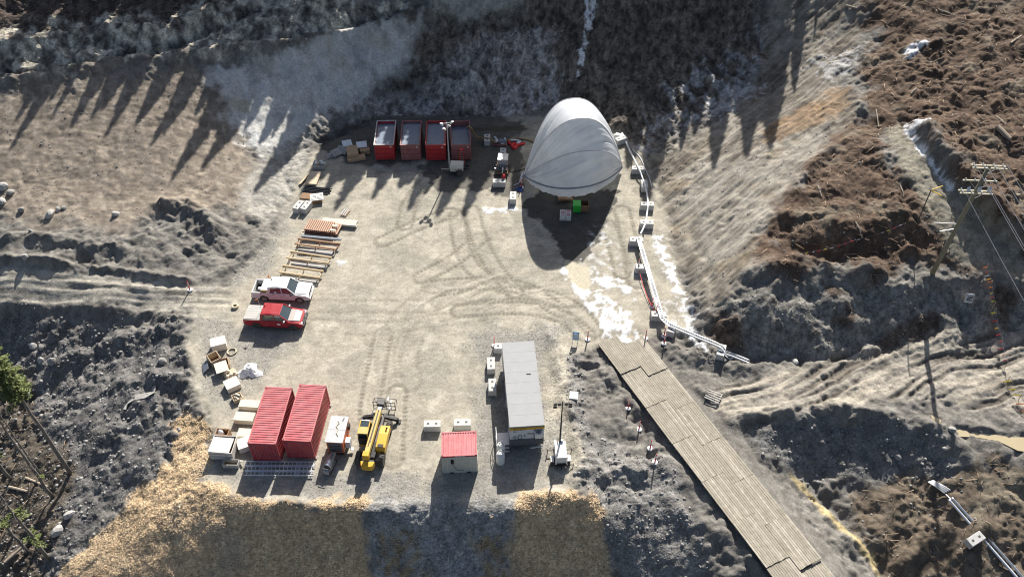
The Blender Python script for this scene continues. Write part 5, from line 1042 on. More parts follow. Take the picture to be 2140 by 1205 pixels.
# timber trestles
def trestle(a0, a1, b0, b1, label, mat, z=.62):
    A0, A1, B0, B1 = [U(*qs(p)[0], z) for p in (a0, a1, b0, b1)]; c_ = (A0+A1+B0+B1)/4; c_[2] = 0; t = thing('timber_trestle', label, 'trestle', c_, 0, 'timber trestles')
    for P0, P1 in ((A0, A1), (B0, B1)):
        m = MB(); m.bar(P0-c_-np.array([0, 0, .08]), P1-c_-np.array([0, 0, .08]), .15, .16, mat); m.build('beam', t)
        for f in (.06, .5, .93): q = P0+(P1-P0)*f-c_; m = MB(); m.box((q[0], q[1], 0), (.1, .12, z-.15), mat); m.build('leg', t)
    for f in (.03, .97):
        m = MB(); m.bar(A0+(A1-A0)*f-c_-np.array([0, 0, .19]), B0+(B1-B0)*f-c_-np.array([0, 0, .19]), .1, .08, mat); m.build('cross_piece', t)
    return t
trestle((255,585),(790,652),(215,650),(735,722),'brown timber trestle next to the black beam','lumber_brown'); trestle((160,745),(682,825),(110,825),(640,893),'tan timber trestle in the middle of three','lumber'); trestle((60,922),(578,997),(8,1002),(532,1078),'tan timber trestle closest to the white pickup','lumber')
A_, B_ = U(*qs((300,552))[0], .45), U(*qs((800,597))[0], .45); m = MB(); m.bar((0, 0, .36), B_-A_+np.array([0, 0, .36]), .28, .16, 'board_grey'); m.box((.5, 0, -.01), (.2, .3, .3), 'lumber_grey'); m.box((3.4, -.25, -.01), (.2, .4, .3), 'lumber_grey'); one(m, 'steel_beam', 'dark grey beam lying just below the orange pipes', 'beam', (A_[0], A_[1], 0), 0)
for (p4, lb, mt) in ((((235,790),(700,810),(720,760),(270,715)), 'grey boards on the ground between the brown and middle trestles', 'lumber_grey'), (((150,935),(615,975),(640,935),(190,890)), 'grey boards on the ground between the two tan trestles', 'lumber_grey'), (((40,1100),(505,1150),(520,1120),(60,1075)), 'grey boards on the ground closest to the white pickup', 'lumber_grey')):
    plank_stack('board_row', lb, 'boards', qs(*p4), .1, 1, 4, mt, .05)
# ------------------------------------------------------------ tent mouth
pallet(1180, 412, R(3), 'brown pallet at the tent mouth under the hem', .3, 0, 'lumber_brown', (1.6, 1.1)); pallet(1182, 414, R(0), 'lower brown pallet at the tent mouth', 0, 0, 'lumber_brown', (1.7, 1.2))
t = crate([(1199,433),(1213,433),(1213,415),(1199,415)], 1.0, 1.0, 'bright green bin just below the tent hem', 'green', False, name='green_bin', cat='bin', dims=(.85, 1.0), rot=0)
t = crate([(1215,433),(1229,433),(1229,415),(1215,415)], .9, .9, 'brown open box touching the green bin', 'ply_dark', True, name='brown_box', cat='box', dims=(.95, 1.0), rot=0)
p = U(1182, 462, 0); t = thing('cement_pallet', 'pallet of red and white cement bags in the tent shadow', 'pallet', (p[0], p[1]+.6, 0), R(-4))
m = MB(); m.box((0, 0, 0), (1.3, 1.15, .14), 'lumber_grey'); m.build('pallet_base', t)
for j in range(4):
    for i in range(2):
        for k in range(3): m = MB(); m.box((-.32+.64*i, -.36+.36*k, .145+.15*j), (.61, .34, .145), 'cement_bag', top=(.96, .94)); o = m.build('bag', t)
        
for i in range(2):
    for k in range(3): m = MB(); m.box((-.32+.64*i, -.36+.36*k, .742), (.42, .2 if (i+k) % 2 else .1, .006), 'bag_red'); m.build('print', t)
# pump, hoses, mixing tank
p = U(1046, 302, 0); t = thing('pump', 'red and grey pump between the yellow hoses left of the tent', 'pump', (p[0], p[1], 0), R(-3))
m = MB(); m.box((0, 0, .05), (1.7, .8, .16), 'bin_faded'); m.build('skid', t); m = MB(); m.box((.3, 0, .2), (.9, .6, .5), 'board_grey'); m.build('engine', t, bevel=.05)
m = MB(); m.lathe([(.12, -.75), (.3, -.7), (.3, -.35), (.15, -.3), (.15, .1)], (0, 0, .5), 'galv', 14, 'x'); m.build('pump_casing', t, True); m = MB(); m.tube([(-.55, 0, .7), (-.55, 0, 1.0), (-.8, .1, 1.05)], .09, 'sheet_white', 8); m.lathe([(.11, .68), (.11, .9)], (.55, .1, 0), 'sheet_white', 10); m.build('fitting', t); m = MB(); m.box((.3, -.31, .28), (.4, .03, .2), 'sheet_white'); m.build('nameplate', t)
def hose(pts, r, mat, label, name='hose', cat='hose', n_=7):
    P = [Vector(tuple(p)) for p in pts]; out = []
    for i in range(len(P)-1):
        a0 = P[max(i-1, 0)]; a1 = P[i]; a2 = P[i+1]; a3 = P[min(i+2, len(P)-1)]
        for k in range(6):
            s = k/6; out.append(.5*((2*a1)+(-a0+a2)*s+(2*a0-5*a1+4*a2-a3)*s*s+(-a0+3*a1-3*a2+a3)*s**3))
    out.append(P[-1]); m = MB(); c_ = Vector((out[0].x, out[0].y, 0)); m.tube([q-c_ for q in out], r, mat, n_); return one(m, name, label, cat, c_, 0, smooth=True)
hose([U(974,268,2.0), U(979,264,2.52), U(985,268,2.4), U(990,279,1.2), U(998,286,.5), U(1010,288,.72), U(1018,288,.84), U(1026,291,.7), U(1036,298,.75)], .085, 'hose_tan', 'yellowish hose from the rightmost bin across a block to the pump')
hose([U(1060,293,.5), U(1075,290,.12), U(1092,290,.12), U(1112,295,.12), U(1125,305,.12)], .085, 'hose_tan', 'yellowish hose running from the pump into the tent')
hose([U(1061,296,.2), U(1068,302,.15), U(1074,310,.15), U(1080,305,.15), U(1074,299,.2), U(1070,307,.2), U(1082,303,.15), U(1096,299,.12)], .17, 'signal_red', 'thick red hose tangled on the ground right of the pump')
hose([U(1066,293,.2), U(1078,293,.15), U(1088,296,.15), U(1080,299,.15), U(1086,300,.12)], .13, 'sheet_white', 'thick whitish hose looped behind the red one')
p = U(1050, 362, 0); t = thing('mixing_tank', 'grey-lidded mixing tank on a dark wheeled base left of the tent', 'tank', (p[0], p[1]+.6, 0), R(-4))
m = MB(); m.box((.05, .55, .55), (1.15, 1.2, 1.0), 'grey_rim', top=(1, 1)); m.build('tank', t, bevel=.05); m = MB(); m.box((.05, .55, 1.55), (1.22, 1.27, .06), 'galv'); m.build('lid', t)
m = MB(); m.box((0, 0, .32), (1.5, 2.4, .18), 'ply_dark'); m.box((0, -.5, .5), (1.3, .9, .25), 'dark_steel'); m.bar((-.9, -.4, .5), (-.6, -.4, .5), .16, .16, 'galv'); m.build('base', t)
for s in (-1, 1): m = MB(); m.lathe([(.1, -.09), (.30, -.09), (.32, 0), (.30, .09), (.1, .09)], (s*.72, .1, .32), 'rubber', 14, 'x'); m.build('wheel', t)
for k in range(5): m = MB(); m.tube([(-.4+.2*k, -.5+.1*(k % 2), .74), (-.4+.2*k, -.5, .98)], .06, 'galv', 8); m.build('valve', t)
m = MB(); m.tube([(.1, -.9, .75), (.1, -1.6, .82)], .05, 'sheet_white', 7); m.lathe([(.1, .76), (.1, .95)], (.1, -.85, 0), 'sheet_white', 9); m.build('discharge_pipe', t)
p = U(1050, 368, .75); m = MB(); m.lathe([(.10, 0), (.2, .08), (.21, .32), (.12, .45), (.06, .5)], (0, 0, 0), 'signal_red', 14); one(m, 'red_float', 'round red cap sitting on the concrete block below the mixing tank', 'float', (p[0]+.15, p[1]-.35, .73), 0, smooth=True)
hose([U(1062,356,.1), U(1072,358,.08), U(1085,356,.08), U(1098,352,.08)], .045, 'black', 'thin black cable from the mixing tank to the tent', 'cable', 'cable')
p = U(1294, 284, .6); m = MB(); m.box((0, 0, 0), (1.3, .7, .5), 'sheet_white', top=(.6, .7)); o = one(m, 'white_box', 'white sheet-covered box at the right edge of the tent', 'box', (p[0], p[1]+.5, 0), R(-20)); 

# ------------------------------------------------------------ white hose, cable tray and pipes on blocks
hose([U(1300,278,.3), U(1318,318,.5), U(1334,350,.85), U(1342,370,.6), U(1347,384,.85), U(1352,405,.7), U(1354,427,.85), U(1352,446,.6), U(1348,468,.85), U(1338,490,.95)], .10, 'white_pipe', 'single white hose running over blocks right of the tent')
hose([U(1322,312,.06), U(1338,330,.06), U(1348,352,.06), U(1358,375,.06), U(1362,392,.06)], .06, 'sheet_white', 'thin pale hose on the ground right of the tent')
def tray(A_, B_, z0, z1, label, rungs, w_=.36):
    A_ = np.array(A_); B_ = np.array(B_); c_ = A_.copy(); c_[2] = 0; t = thing('cable_tray', label, 'cable tray', c_, 0); d = (B_-A_); d[2] = 0; L_ = np.linalg.norm(d); d /= L_; s_ = np.array([-d[1], d[0], 0])
    a0 = np.array([0, 0, z0]); b0 = d*L_+np.array([0, 0, z1])
    for s in (-1, 1): m = MB(); m.bar(a0+s_*w_/2*s, b0+s_*w_/2*s, .10, .10, 'white_pipe'); m.build('rail', t)
    m = MB(); m.bar(a0-np.array([0, 0, .06]), b0-np.array([0, 0, .06]), w_*.9, .02, 'grey_rim'); m.build('bed', t)
    for i in range(rungs): q = a0+(b0-a0)*(i+.5)/rungs; m = MB(); m.bar(q-s_*w_/2, q+s_*w_/2, .10, .04, 'white_pipe'); m.build('rung', t)
    return t
T0, T1, T2 = U(1334, 494, .95), U(1384, 664, .9), U(1400, 680, .85); tray(T0, T1, .85, .85, 'long white ladder-like cable tray running over concrete blocks', 40); tray(T1, T2, .85, .85, 'short cable tray piece at the lower bend', 4)
P_ = [U(1398,678,.85), U(1450,700,.9), U(1503,722,.95), U(1516,736,.6), at(1530,745)+np.array([0,0,.25]), at(1566,758)+np.array([0,0,.15])]
for k, s in enumerate((-.17, .17)): hose([p+np.array([s*.3, s, 0]) for p in P_], .09, 'white_pipe' if k == 0 else 'galv', 'twin pipe going down to the ditch, %s one' % ('nearer' if k == 0 else 'farther'), 'pipe', 'pipe')
hose([at(1514,745)+np.array([0,0,.2]), at(1524,752)+np.array([0,0,.2]), at(1534,748)+np.array([0,0,.2])], .06, 'white_pipe', 'short white elbow pipe at the end of the twin pipes', 'pipe', 'pipe')
for i, (p0_, p1_) in enumerate((((1984,1046),(2150,1232)),((1978,1050),(2140,1236)))):
    A_, B_ = at(*p0_), at(*p1_); z = .55; pts = [A_+(B_-A_)*f for f in np.linspace(0, 1, 7)]; pts = [np.array([q[0], q[1], A_[2]+(B_[2]-A_[2])*f+z]) for q, f in zip(pts, np.linspace(0, 1, 7))]
    hose(pts, .11, 'alu' if i else 'galv', 'bright steel pipe crossing the lower right pit, %s one' % ('upper' if i == 0 else 'lower'), 'pipe', 'pipe')
for k in range(4):
    A_, B_ = at(1938+k*3, 1008+k*-1), at(1972+k*4, 1034-k*2); hose([A_+np.array([0,0,.15]), (A_+B_)/2+np.array([0,0,.28]), B_+np.array([0,0,.3])], .07, 'galv', ('first','second','third','last')[k]+' of four grey conduits ending above the steel pipes', 'conduit', 'pipe', 6)
hose([at(1974,1036)+np.array([0,0,.3]), at(1980,1044)+np.array([0,0,.4]), at(1984,1050)+np.array([0,0,.5])], .06, 'galv', 'short joint between the grey conduits and steel pipes', 'conduit', 'pipe', 6)
# red barrier rope beside the tray
hose([U(1333,552,.5), U(1345,600,.25), U(1362,640,.25), U(1374,660,.5)], .035, 'signal_red', 'red barrier rope along the left of the cable tray', 'barrier_rope', 'rope', 5)

# ------------------------------------------------------------ delineator posts, cone, signs
def delineator(px, py, label, flat=True, h_=1.15):
    p = U(px, py, 0) if flat else at(px, py); z0 = gz(p[0], p[1])-.01; t = thing('delineator_post', label, 'delineator', (p[0], p[1], z0), 0, 'red delineator posts')
    if 'del' not in SH:
        m = MB(); m.lathe([(.26, 0), (.27, .04), (.24, .09), (.09, .11)], (0, 0, 0), 'sheet_white', 14); a_ = m.build('base', t); m = MB(); m.lathe([(.065, .1), (.06, .55), (.05, 1.05), (.035, 1.12)], (0, 0, 0), 'signal_red', 10); b_ = m.build('post', t)
        m = MB(); m.lathe([(.067, .62), (.066, .74)], (0, 0, 0), 'sheet_white', 10); m.lathe([(.062, .86), (.06, .96)], (0, 0, 0), 'sheet_white', 10); c_ = m.build('reflective_band', t); SH['del'] = (a_, b_, c_)
    else:
        for q in SH['del']: d = q.copy(); COL.objects.link(d); d.parent = t
    t.scale = (1.05, 1.05, h_); return t
for a_ in [(398,608,'red delineator post alone on the dirt road at left'),(1090,392,'red and white delineator post left of the tent mouth'),(1228,709,'red delineator post next to the small sign by the timber road'),(1349,706,'red delineator post at the upper right corner of the timber road'),
           (1388,700,'upper red delineator post below the cable tray bend'),(1387,722,'lower red delineator post below the cable tray bend'),(1313,850,'red delineator post left of the timber road, topmost of four in the ditch'),(1336,892,'red delineator post in the ditch, second of four from the top'),
           (1359,934,'red delineator post in the ditch, third of four from the top'),(1368,968,'red delineator post in the ditch, lowest of four'),(1362,640,'red delineator post beside the middle of the cable tray'),(1371,655,'red delineator post beside the lower cable tray block'),(1334,560,'red delineator post at the upper end of the barrier rope'),(1033,722,'red delineator post at the far left corner of the office trailer')]:
    delineator(*a_, flat=(a_[0] < 1300 or a_[1] < 700))
p = U(563, 584, 0); t = thing('traffic_cone', 'orange traffic cone on rubble near the white pickup', 'cone', (p[0], p[1], gz(p[0], p[1])-.01), .3); m = MB(); m.box((0, 0, 0), (.38, .38, .04), 'black'); m.build('base', t); m = MB(); m.lathe([(.16, .04), (.04, .72)], (0, 0, 0), 'signal_orange', 12); m.build('cone_body', t); m = MB(); m.lathe([(.12, .32), (.095, .44)], (0, 0, 0), 'sheet_white', 12); m.build('white_band', t)
def sign(px, py, rz, w_, h_, label, mat, flat=True, foot=.6):
    p = U(px, py, 0) if flat else at(px, py); t = thing('sign', label, 'sign', (p[0], p[1], gz(p[0], p[1])-.02), rz)
    tl = Matrix.Rotation(R(-14), 3, 'X'); m = MB(); m.box((0, 0, foot), (w_, .03, h_), mat, tilt=tl); bd = m.build('board', t)
    m = MB(); [m.box((0, -.025, foot+h_*f), (w_*.7, .012, h_*.07), 'lettering' if mat != 'sign_blue' else 'sheet_white', tilt=tl) for f in (.25, .45, .65, .8)]; m.build('print', bd)
    for s in (-1, 1): m = MB(); m.bar((s*w_*.4, .12, 0), (s*w_*.4, .2, foot+h_*.9), .04, .04, 'dark_steel'); m.build('post', t)
    return t
sign(1202, 716, R(-8), .62, .95, 'small blue and white sign on legs by the timber road', 'sign_blue', True, .45); sign(2021, 634, R(-12), .75, 1.0, 'white printed sign stuck in the brown bank at right', 'sheet_white', False, .35)
p = U(1199, 829, .3); t = thing('flat_box', 'flat white lidded box on gravel right of the office trailer', 'box', (p[0], p[1], gz(p[0], p[1])-.02), R(-6)); m = MB(); m.box((0, 0, 0), (.72, .78, .26), 'ply_white'); m.build('box', t); m = MB(); m.box((0, 0, .26), (.78, .84, .05), 'sheet_white'); m.build('lid', t)

# ------------------------------------------------------------ timber mats
e0, e1 = U(1248, 719, 0), U(1345, 702, 0); f0, f1 = U(1620, 1205, -.1), U(1745, 1205, -.1); dr_ = (f0+f1-e0-e1)/2; dr_ /= np.linalg.norm(dr_[:2]); sd_ = np.array([-dr_[1], dr_[0], 0]); an = math.atan2(dr_[1], dr_[0]); ML, MW, PK = 4.36, 2.24, 11
start = {0: e0, 1: e0+sd_*(MW+.015)+dr_*1.3}
pk_me = None; rn = random.Random(4); words = ('first', 'second', 'third', 'fourth', 'fifth', 'sixth', 'seventh', 'eighth', 'ninth')
def plank_mesh(mat, w_):
    m = MB(); m.box((0, 0, 0), (ML-.02, w_, .10), mat, top=(.998, .95)); o = m.build('plank', None); me = o.data; bpy.data.objects.remove(o); return me
PMS = [plank_mesh('mat_wood', MW/PK-.016), plank_mesh('mat_wood2', MW/PK-.016), plank_mesh('mat_wood3', MW/PK-.016)]
for lane in (0, 1):
    for k in range(9):
        c_ = start[lane]+dr_*(ML*(k+.5))+sd_*(MW/2); z = -.06-.06*k-.02
        t = thing('timber_mat', '%s timber mat from the pad end, %s lane of the plank road' % (words[k], 'left' if lane == 0 else 'right'), 'timber mat', (c_[0], c_[1], 0), an+rn.uniform(-.006, .006), 'timber mats')
        g_ = max([gz(c_[0]+dr_[0]*u_+sd_[0]*v_, c_[1]+dr_[1]*u_+sd_[1]*v_) for u_ in (-2, -1, 0, 1, 2) for v_ in (-.9, -.3, .3, .9)]); t.location.z = g_*.6+.02
        for i in range(PK):
            o = bpy.data.objects.new('plank', PMS[rn.choice((0, 0, 0, 1, 1, 2))]); COL.objects.link(o); o.parent = t; o.location = (rn.uniform(-.03, .03), -MW/2+(i+.5)*MW/PK, .10+rn.uniform(-.012, .012)); o.rotation_euler = (rn.uniform(-.02, .02), 0, rn.uniform(-.002, .002))
        for x in (-1.7, 0, 1.7): m = MB(); m.box((x, 0, 0), (.18, MW, .105), 'lumber_brown'); m.build('cross_beam', t)
pq = at(1490, 832); t = thing('broken_pallet', 'broken timber frame lying right of the plank road', 'pallet', (pq[0], pq[1], gz(pq[0], pq[1])+.03), R(-30))
for k in range(5): m = MB(); m.bar((-.7, -.5+.25*k, .15), (.7, -.5+.25*k, .12+.03*k), .1, .04, 'lumber_grey'); m.build('board', t)
for x in (-.6, .6): m = MB(); m.box((x, 0, 0), (.1, 1.2, .1), 'lumber_grey'); m.build('bearer', t)

# ------------------------------------------------------------ power pole and lines
pb = at(1945, 578); pz = gz(pb[0], pb[1]); Hp = 13.4; pole = thing('power_pole', 'wooden power pole with three levels of cross arms', 'power pole', (pb[0], pb[1], pz-.1), 0)
lean = np.array([.35, -.2]); tip = lambda z: (lean[0]*z/Hp, lean[1]*z/Hp, z)
m = MB(); m.tube([tip(0), tip(4), tip(9), tip(Hp)], [.24, .22, .19, .16], 'pole_wood', 12); m.build('shaft', pole, True)
for z, offs, wd, ang in ((Hp-.15, (-.16, .16), 3.0, R(-4)), (Hp-1.85, (.16,), 3.0, R(-4)), (Hp-3.0, (-.16, .16), 2.9, R(-4))):
    for of in offs:
        b_ = Vector(tip(z))+Vector((0, of*1.3, 0)); ux = Vector((math.cos(ang), math.sin(ang), 0)); m = MB(); m.bar(b_-ux*wd/2, b_+ux*wd/2, .12, .13, 'arm_wood'); a_ = m.build('cross_arm', pole)
        for f in (-.42, -.15, .15, .42): m = MB(); q = b_+ux*wd*f; m.lathe([(.05, .06), (.07, .1), (.07, .2), (.04, .24)], q, 'insulator', 8); m.build('insulator', a_)
    m = MB(); b_ = Vector(tip(z-.9)); ux = Vector((math.cos(ang), math.sin(ang), 0)); m.bar(b_, Vector(tip(z))+ux*.9, .05, .03, 'steel'); m.bar(b_, Vector(tip(z))-ux*.9, .05, .03, 'steel'); m.build('brace', pole)
for q in (-.9, .05, .95): m = MB(); b_ = Vector(tip(Hp-2.4)); m.lathe([(.12, -.35), (.16, -.2), (.14, .1), (.06, .25)], (b_.x+q, b_.y-.25, b_.z), 'insulator', 10); m.build('cutout', pole, True)
m = MB(); m.tube([tip(6.6), (-2.0, .2, 6.5)], .03, 'steel', 6); m.tube([tip(6.0), (-1.2, 0, 5.6)], .03, 'steel', 6); m.build('stand_off_bracket', pole)
wl_ = [(-1.35, Hp-.05), (-.4, Hp-.05), (.5, Hp-.05), (1.4, Hp-.05), (-1.3, Hp-2.9), (1.2, Hp-2.9)]
for i, (dx, z) in enumerate(wl_):
    a_ = np.array([pb[0]+dx+lean[0], pb[1]-.2, pz+z+.15]); b_ = np.array([pb[0]+dx*1.3+4.5, -12.0, 15.0+z-Hp]); pts = []
    for f in np.linspace(0, 1, 24): q = a_+(b_-a_)*f; q[2] -= 4*1.4*f*(1-f); pts.append(q-a_)
    m = MB(); m.tube(pts, .022, 'hydro_wire', 5); one(m, 'power_line', '%s overhead wire running from the pole %s arms toward the viewer' % (('leftmost', 'second', 'third', 'rightmost', 'left', 'right')[i], 'top' if i < 4 else 'lowest'), 'wire', a_, 0)
# thin post with yellow V bars
q = at(1915, 470); t = thing('marker_post', 'thin dark post topped with yellow V-shaped bars', 'marker post', (q[0], q[1], gz(q[0], q[1])-.05), 0); m = MB(); m.tube([(0, 0, 0), (-.05, 0, 4.4)], .06, 'dark_steel', 7); m.build('post', t)
m = MB(); m.bar((-.1, 0, 4.3), (.95, .05, 4.75), .06, .06, 'bright_yellow'); m.build('yellow_bar', t); m = MB(); m.bar((-.1, 0, 4.3), (.9, -.5, 4.0), .06, .06, 'bright_yellow'); m.build('yellow_bar', t)
# flagging lines
def flag_line(pts, label, hts, n_, cols, size=.28):
    P = [at(*p) for p in pts]; P = [np.array([p[0], p[1], gz(p[0], p[1])+h_]) for p, h_ in zip(P, hts)]; o0 = P[0].copy(); o0[2] -= hts[0]; t = thing('flag_line', label, 'flag line', o0, 0); rn = random.Random(len(label)); out = []
    for a_, b_ in zip(P[:-1], P[1:]): out += [a_+(b_-a_)*f-np.array([0, 0, .25*4*f*(1-f)]) for f in np.linspace(0, 1, 10)[:-1]]
    out.append(P[-1]); m = MB(); m.tube([p-o0 for p in out], .015, 'hydro_wire', 4); m.build('rope', t)
    for p, h_ in zip(P, hts):
        if h_ > .2: m = MB(); q = p-o0; m.tube([(q[0], q[1], q[2]-h_-.2), tuple(q)], .03, 'deadwood', 5); m.build('stake', t)
    for k in range(n_):
        f = (k+.5)/n_*(len(out)-1); i = int(f); q = out[i]+(out[i+1]-out[i])*(f-i)-o0; m = MB(); a_ = rn.uniform(-.6, .4); L_ = size*rn.uniform(1.0, 2.3); dx, dy = -math.cos(a_)*L_, -math.sin(a_)*L_*.4
        m.add([(q[0], q[1], q[2]), (q[0], q[1]+.02, q[2]-.16), (q[0]+dx, q[1]+dy, q[2]-.3), (q[0]+dx, q[1]+dy, q[2]-.14), (q[0], q[1]+.012, q[2]), (q[0], q[1]+.032, q[2]-.16), (q[0]+dx, q[1]+dy+.012, q[2]-.3), (q[0]+dx, q[1]+dy+.012, q[2]-.14)], [(0, 1, 2, 3), (7, 6, 5, 4), (0, 4, 5, 1), (1, 5, 6, 2), (2, 6, 7, 3), (3, 7, 4, 0)], rn.choice(cols)); m.build('flag', t)
flag_line([(2052,575),(2062,610),(2070,650)], 'line of orange and yellow flags right of the power pole, on the bank', (1.2, 1.2, 1.2), 9, ('signal_orange', 'flag_yellow', 'sheet_white', 'signal_red'), .2)
flag_line([(2072,660),(2085,720),(2098,770)], 'line of red and yellow flags above the rutted road at right', (1.0, 1.1, 1.0), 8, ('signal_red', 'flag_yellow', 'signal_red'), .2)
flag_line([(2105,796),(2128,835),(2150,870)], 'short line of yellow flags at the right edge', (.8, .8, .8), 5, ('flag_yellow', 'signal_orange', 'flag_yellow'), .42)
flag_line([(1585,572),(1680,536),(1790,505),(1890,472)], 'long line of small pink and yellow flags across the brown bench', (.35, .4, .4, .4), 24, ('signal_red', 'flag_yellow', 'sheet_white', 'sheet_white'), .16)

# ------------------------------------------------------------ puddles
def puddle(pts, z, seed):
    P = AT(pts); c_ = np.mean(P, 0); m = MB(); out = []
    for i in range(len(P)):
        a_, b_ = P[i], P[(i+1) % len(P)]
        for f in (0, .33, .66): q = a_+(b_-a_)*f; w_ = 1.12+.10*float(pn(np.array(q[0]*1.3), np.array(q[1]*1.3), seed)); out.append((c_[0]+(q[0]-c_[0])*w_, c_[1]+(q[1]-c_[1])*w_))
    m.prism([(x-c_[0], y-c_[1]) for x, y in out], -.06, 0, 'mud_water', 'xy'); o = m.build('puddle'); o.location = (c_[0], c_[1], z); o['kind'] = 'structure'; return o
for i, p in enumerate(PUD): puddle(p, PUDZ[i], 3+i)

# ------------------------------------------------------------ boulders, logs
def boulder_mesh(seed, mat):
    import bmesh
    bm = bmesh.new(); bmesh.ops.create_icosphere(bm, subdivisions=2, radius=1); rn = np.random.default_rng(seed)
    cuts = rn.normal(size=(9, 3)); cuts /= np.linalg.norm(cuts, axis=1)[:, None]; lim = rn.uniform(.62, .9, 9)
    for v in bm.verts:
        p = np.array(v.co)
        for c_, l_ in zip(cuts, lim):
            d = p@c_
            if d > l_: p = p-c_*(d-l_)*.9
        v.co = Vector(p*np.array([1, .8, .7]))
    me = bpy.data.meshes.new('boulder'); bm.to_mesh(me); bm.free(); me.materials.append(MAT[mat]); return me
BM = [boulder_mesh(i, 'rock' if i % 2 else 'rock_pale') for i in range(5)]
def boulder(px, py, r, label, k, rz=0):
    p = at(px, py); o = bpy.data.objects.new('boulder', BM[k % 5]); COL.objects.link(o); o.location = (p[0], p[1], gz(p[0], p[1])+r*.28); o.scale = (r, r, r); o.rotation_euler = (.2*k, .15*k, rz+k); return tag(o, label, 'boulder', 'boulders')
for i, (x, y, r, lb) in enumerate([(6,392,.75,'pale boulder at the left picture edge, topmost of the heap'),(22,404,.55,'boulder right of the heap top at the left edge'),(4,424,.65,'boulder at the foot of the left edge heap'),(46,441,.5,'small dark boulder alone on the brown slope near the left edge'),(106,452,.68,'large boulder paired with pale rocks on the left slope'),(122,440,.4,'pale rock, left one behind the large left slope boulder'),(134,436,.42,'pale rock, right one behind the large left slope boulder'),
                               (243,449,.52,'dark boulder alone in the middle of the left slope foot'),(66,488,.42,'white boulder in the rubble above the dirt road'),(58,548,.5,'boulder on the berm along the dirt road'),(72,727,.5,'boulder left of the pair in the shaded lower left bank'),(88,730,.42,'boulder of the pair in the shaded lower left bank'),(86,756,.48,'lower boulder in the rubble under the dirt road'),(112,760,.62,'large pale boulder in the lower left rubble'),(18,815,.6,'flat boulder by the trees at the left edge'),(55,822,.45,'pale stone near the tall bare trunk'),(340,756,.55,'dark boulder on the rubble crest left of the crates'),
                               (1662,752,.5,'pale boulder at the foot of the right bank'),(1985,905,.45,'dark clod next to the brown puddle'),(145,1075,.6,'pale stone at the chip pile foot'),(120,1110,.7,'grey boulder at the lower left by the chips'),(1878,950,.42,'small square pale block on the pit rim')]):
    boulder(x, y, r, lb, i)
def log(a_, b_, r, label, mat='deadwood', name='log', dz=None):
    A_, B_ = at(*a_), at(*b_); A_[2] = gz(A_[0], A_[1])+r*.7; B_[2] = gz(B_[0], B_[1])+r*.7; m = MB(); C_ = A_*.5+B_*.5; C_[2] = max(C_[2], gz(C_[0], C_[1])+r*.6) if dz is None else C_[2]; m.tube([A_-C_, np.zeros(3), B_-C_], [r, r*.93, r*.8], mat, 8); return one(m, name, label, 'log', C_, 0)
for a_ in [((2078,277),(2106,300),.28,'thick pale log lying in the brown bank at upper right'),((2112,430),(2122,424),.14,'short pale log right of the pole top'),((2088,437),(2100,438),.13,'short pale stub left of the short log at right'),((1768,12),(1790,20),.16,'pale log at the top of the right slope'),((1905,195),(1915,185),.14,'forked pale stick in the dark gully'),((1830,230),(1838,260),.08,'thin stick standing on the brown crest'),((2110,95),(2135,75),.12,'pale stick on the hill at the right edge'),((2080,245),(2095,262),.1,'thin log above the thick pale log'),((1960,20),(2000,30),.1,'thin branch at the top right'),((1706,395),(1716,415),.09,'stick in the dark soil near the tan slope'),
           ((1785,470),(1800,500),.08,'dark branch on the brown bench'),((20,1018),(60,1030),.14,'fallen branch among the lower left trees'),((55,1000),(100,1016),.12,'pale broken branch at the lower left'),((15,1180),(70,1120),.13,'fallen trunk at the bottom left corner'),((1882,385),(1890,410),.07,'short stick beside the marker post')]:
    log(*a_)
# geotextile strip
P_ = [at(*p) for p in ((262,858),(268,846),(285,834),(305,830),(322,822),(324,808))]; m = MB(); vs = []; c_ = P_[0]
for i, p in enumerate(P_):
    d = (P_[min(i+1, 5)]-P_[max(i-1, 0)]); s_ = np.array([-d[1], d[0], 0]); s_ /= np.linalg.norm(s_)
    for k, u in ((0, -1), (1, 1)):
        q = p+s_*u*(.32 if 1 < i < 5 else .16); vs.append((q[0]-c_[0], q[1]-c_[1], gz(q[0], q[1])-c_[2]+.12+.10*math.sin(i*2+k*2)))
vs += [(x, y, z-.02) for x, y, z in vs]; n_ = 12
m.add(vs, [f for i in range(5) for f in ((2*i, 2*i+1, 2*i+3, 2*i+2), (n_+2*i, n_+2*i+2, n_+2*i+3, n_+2*i+1), (2*i, 2*i+2, n_+2*i+2, n_+2*i), (2*i+1, n_+2*i+1, n_+2*i+3, 2*i+3))]+[(0, n_, n_+1, 1), (10, 11, n_+11, n_+10)], 'geotextile'); one(m, 'fabric_strip', 'pale strip of geotextile draped over the dark rubble mound', 'fabric', c_, 0)

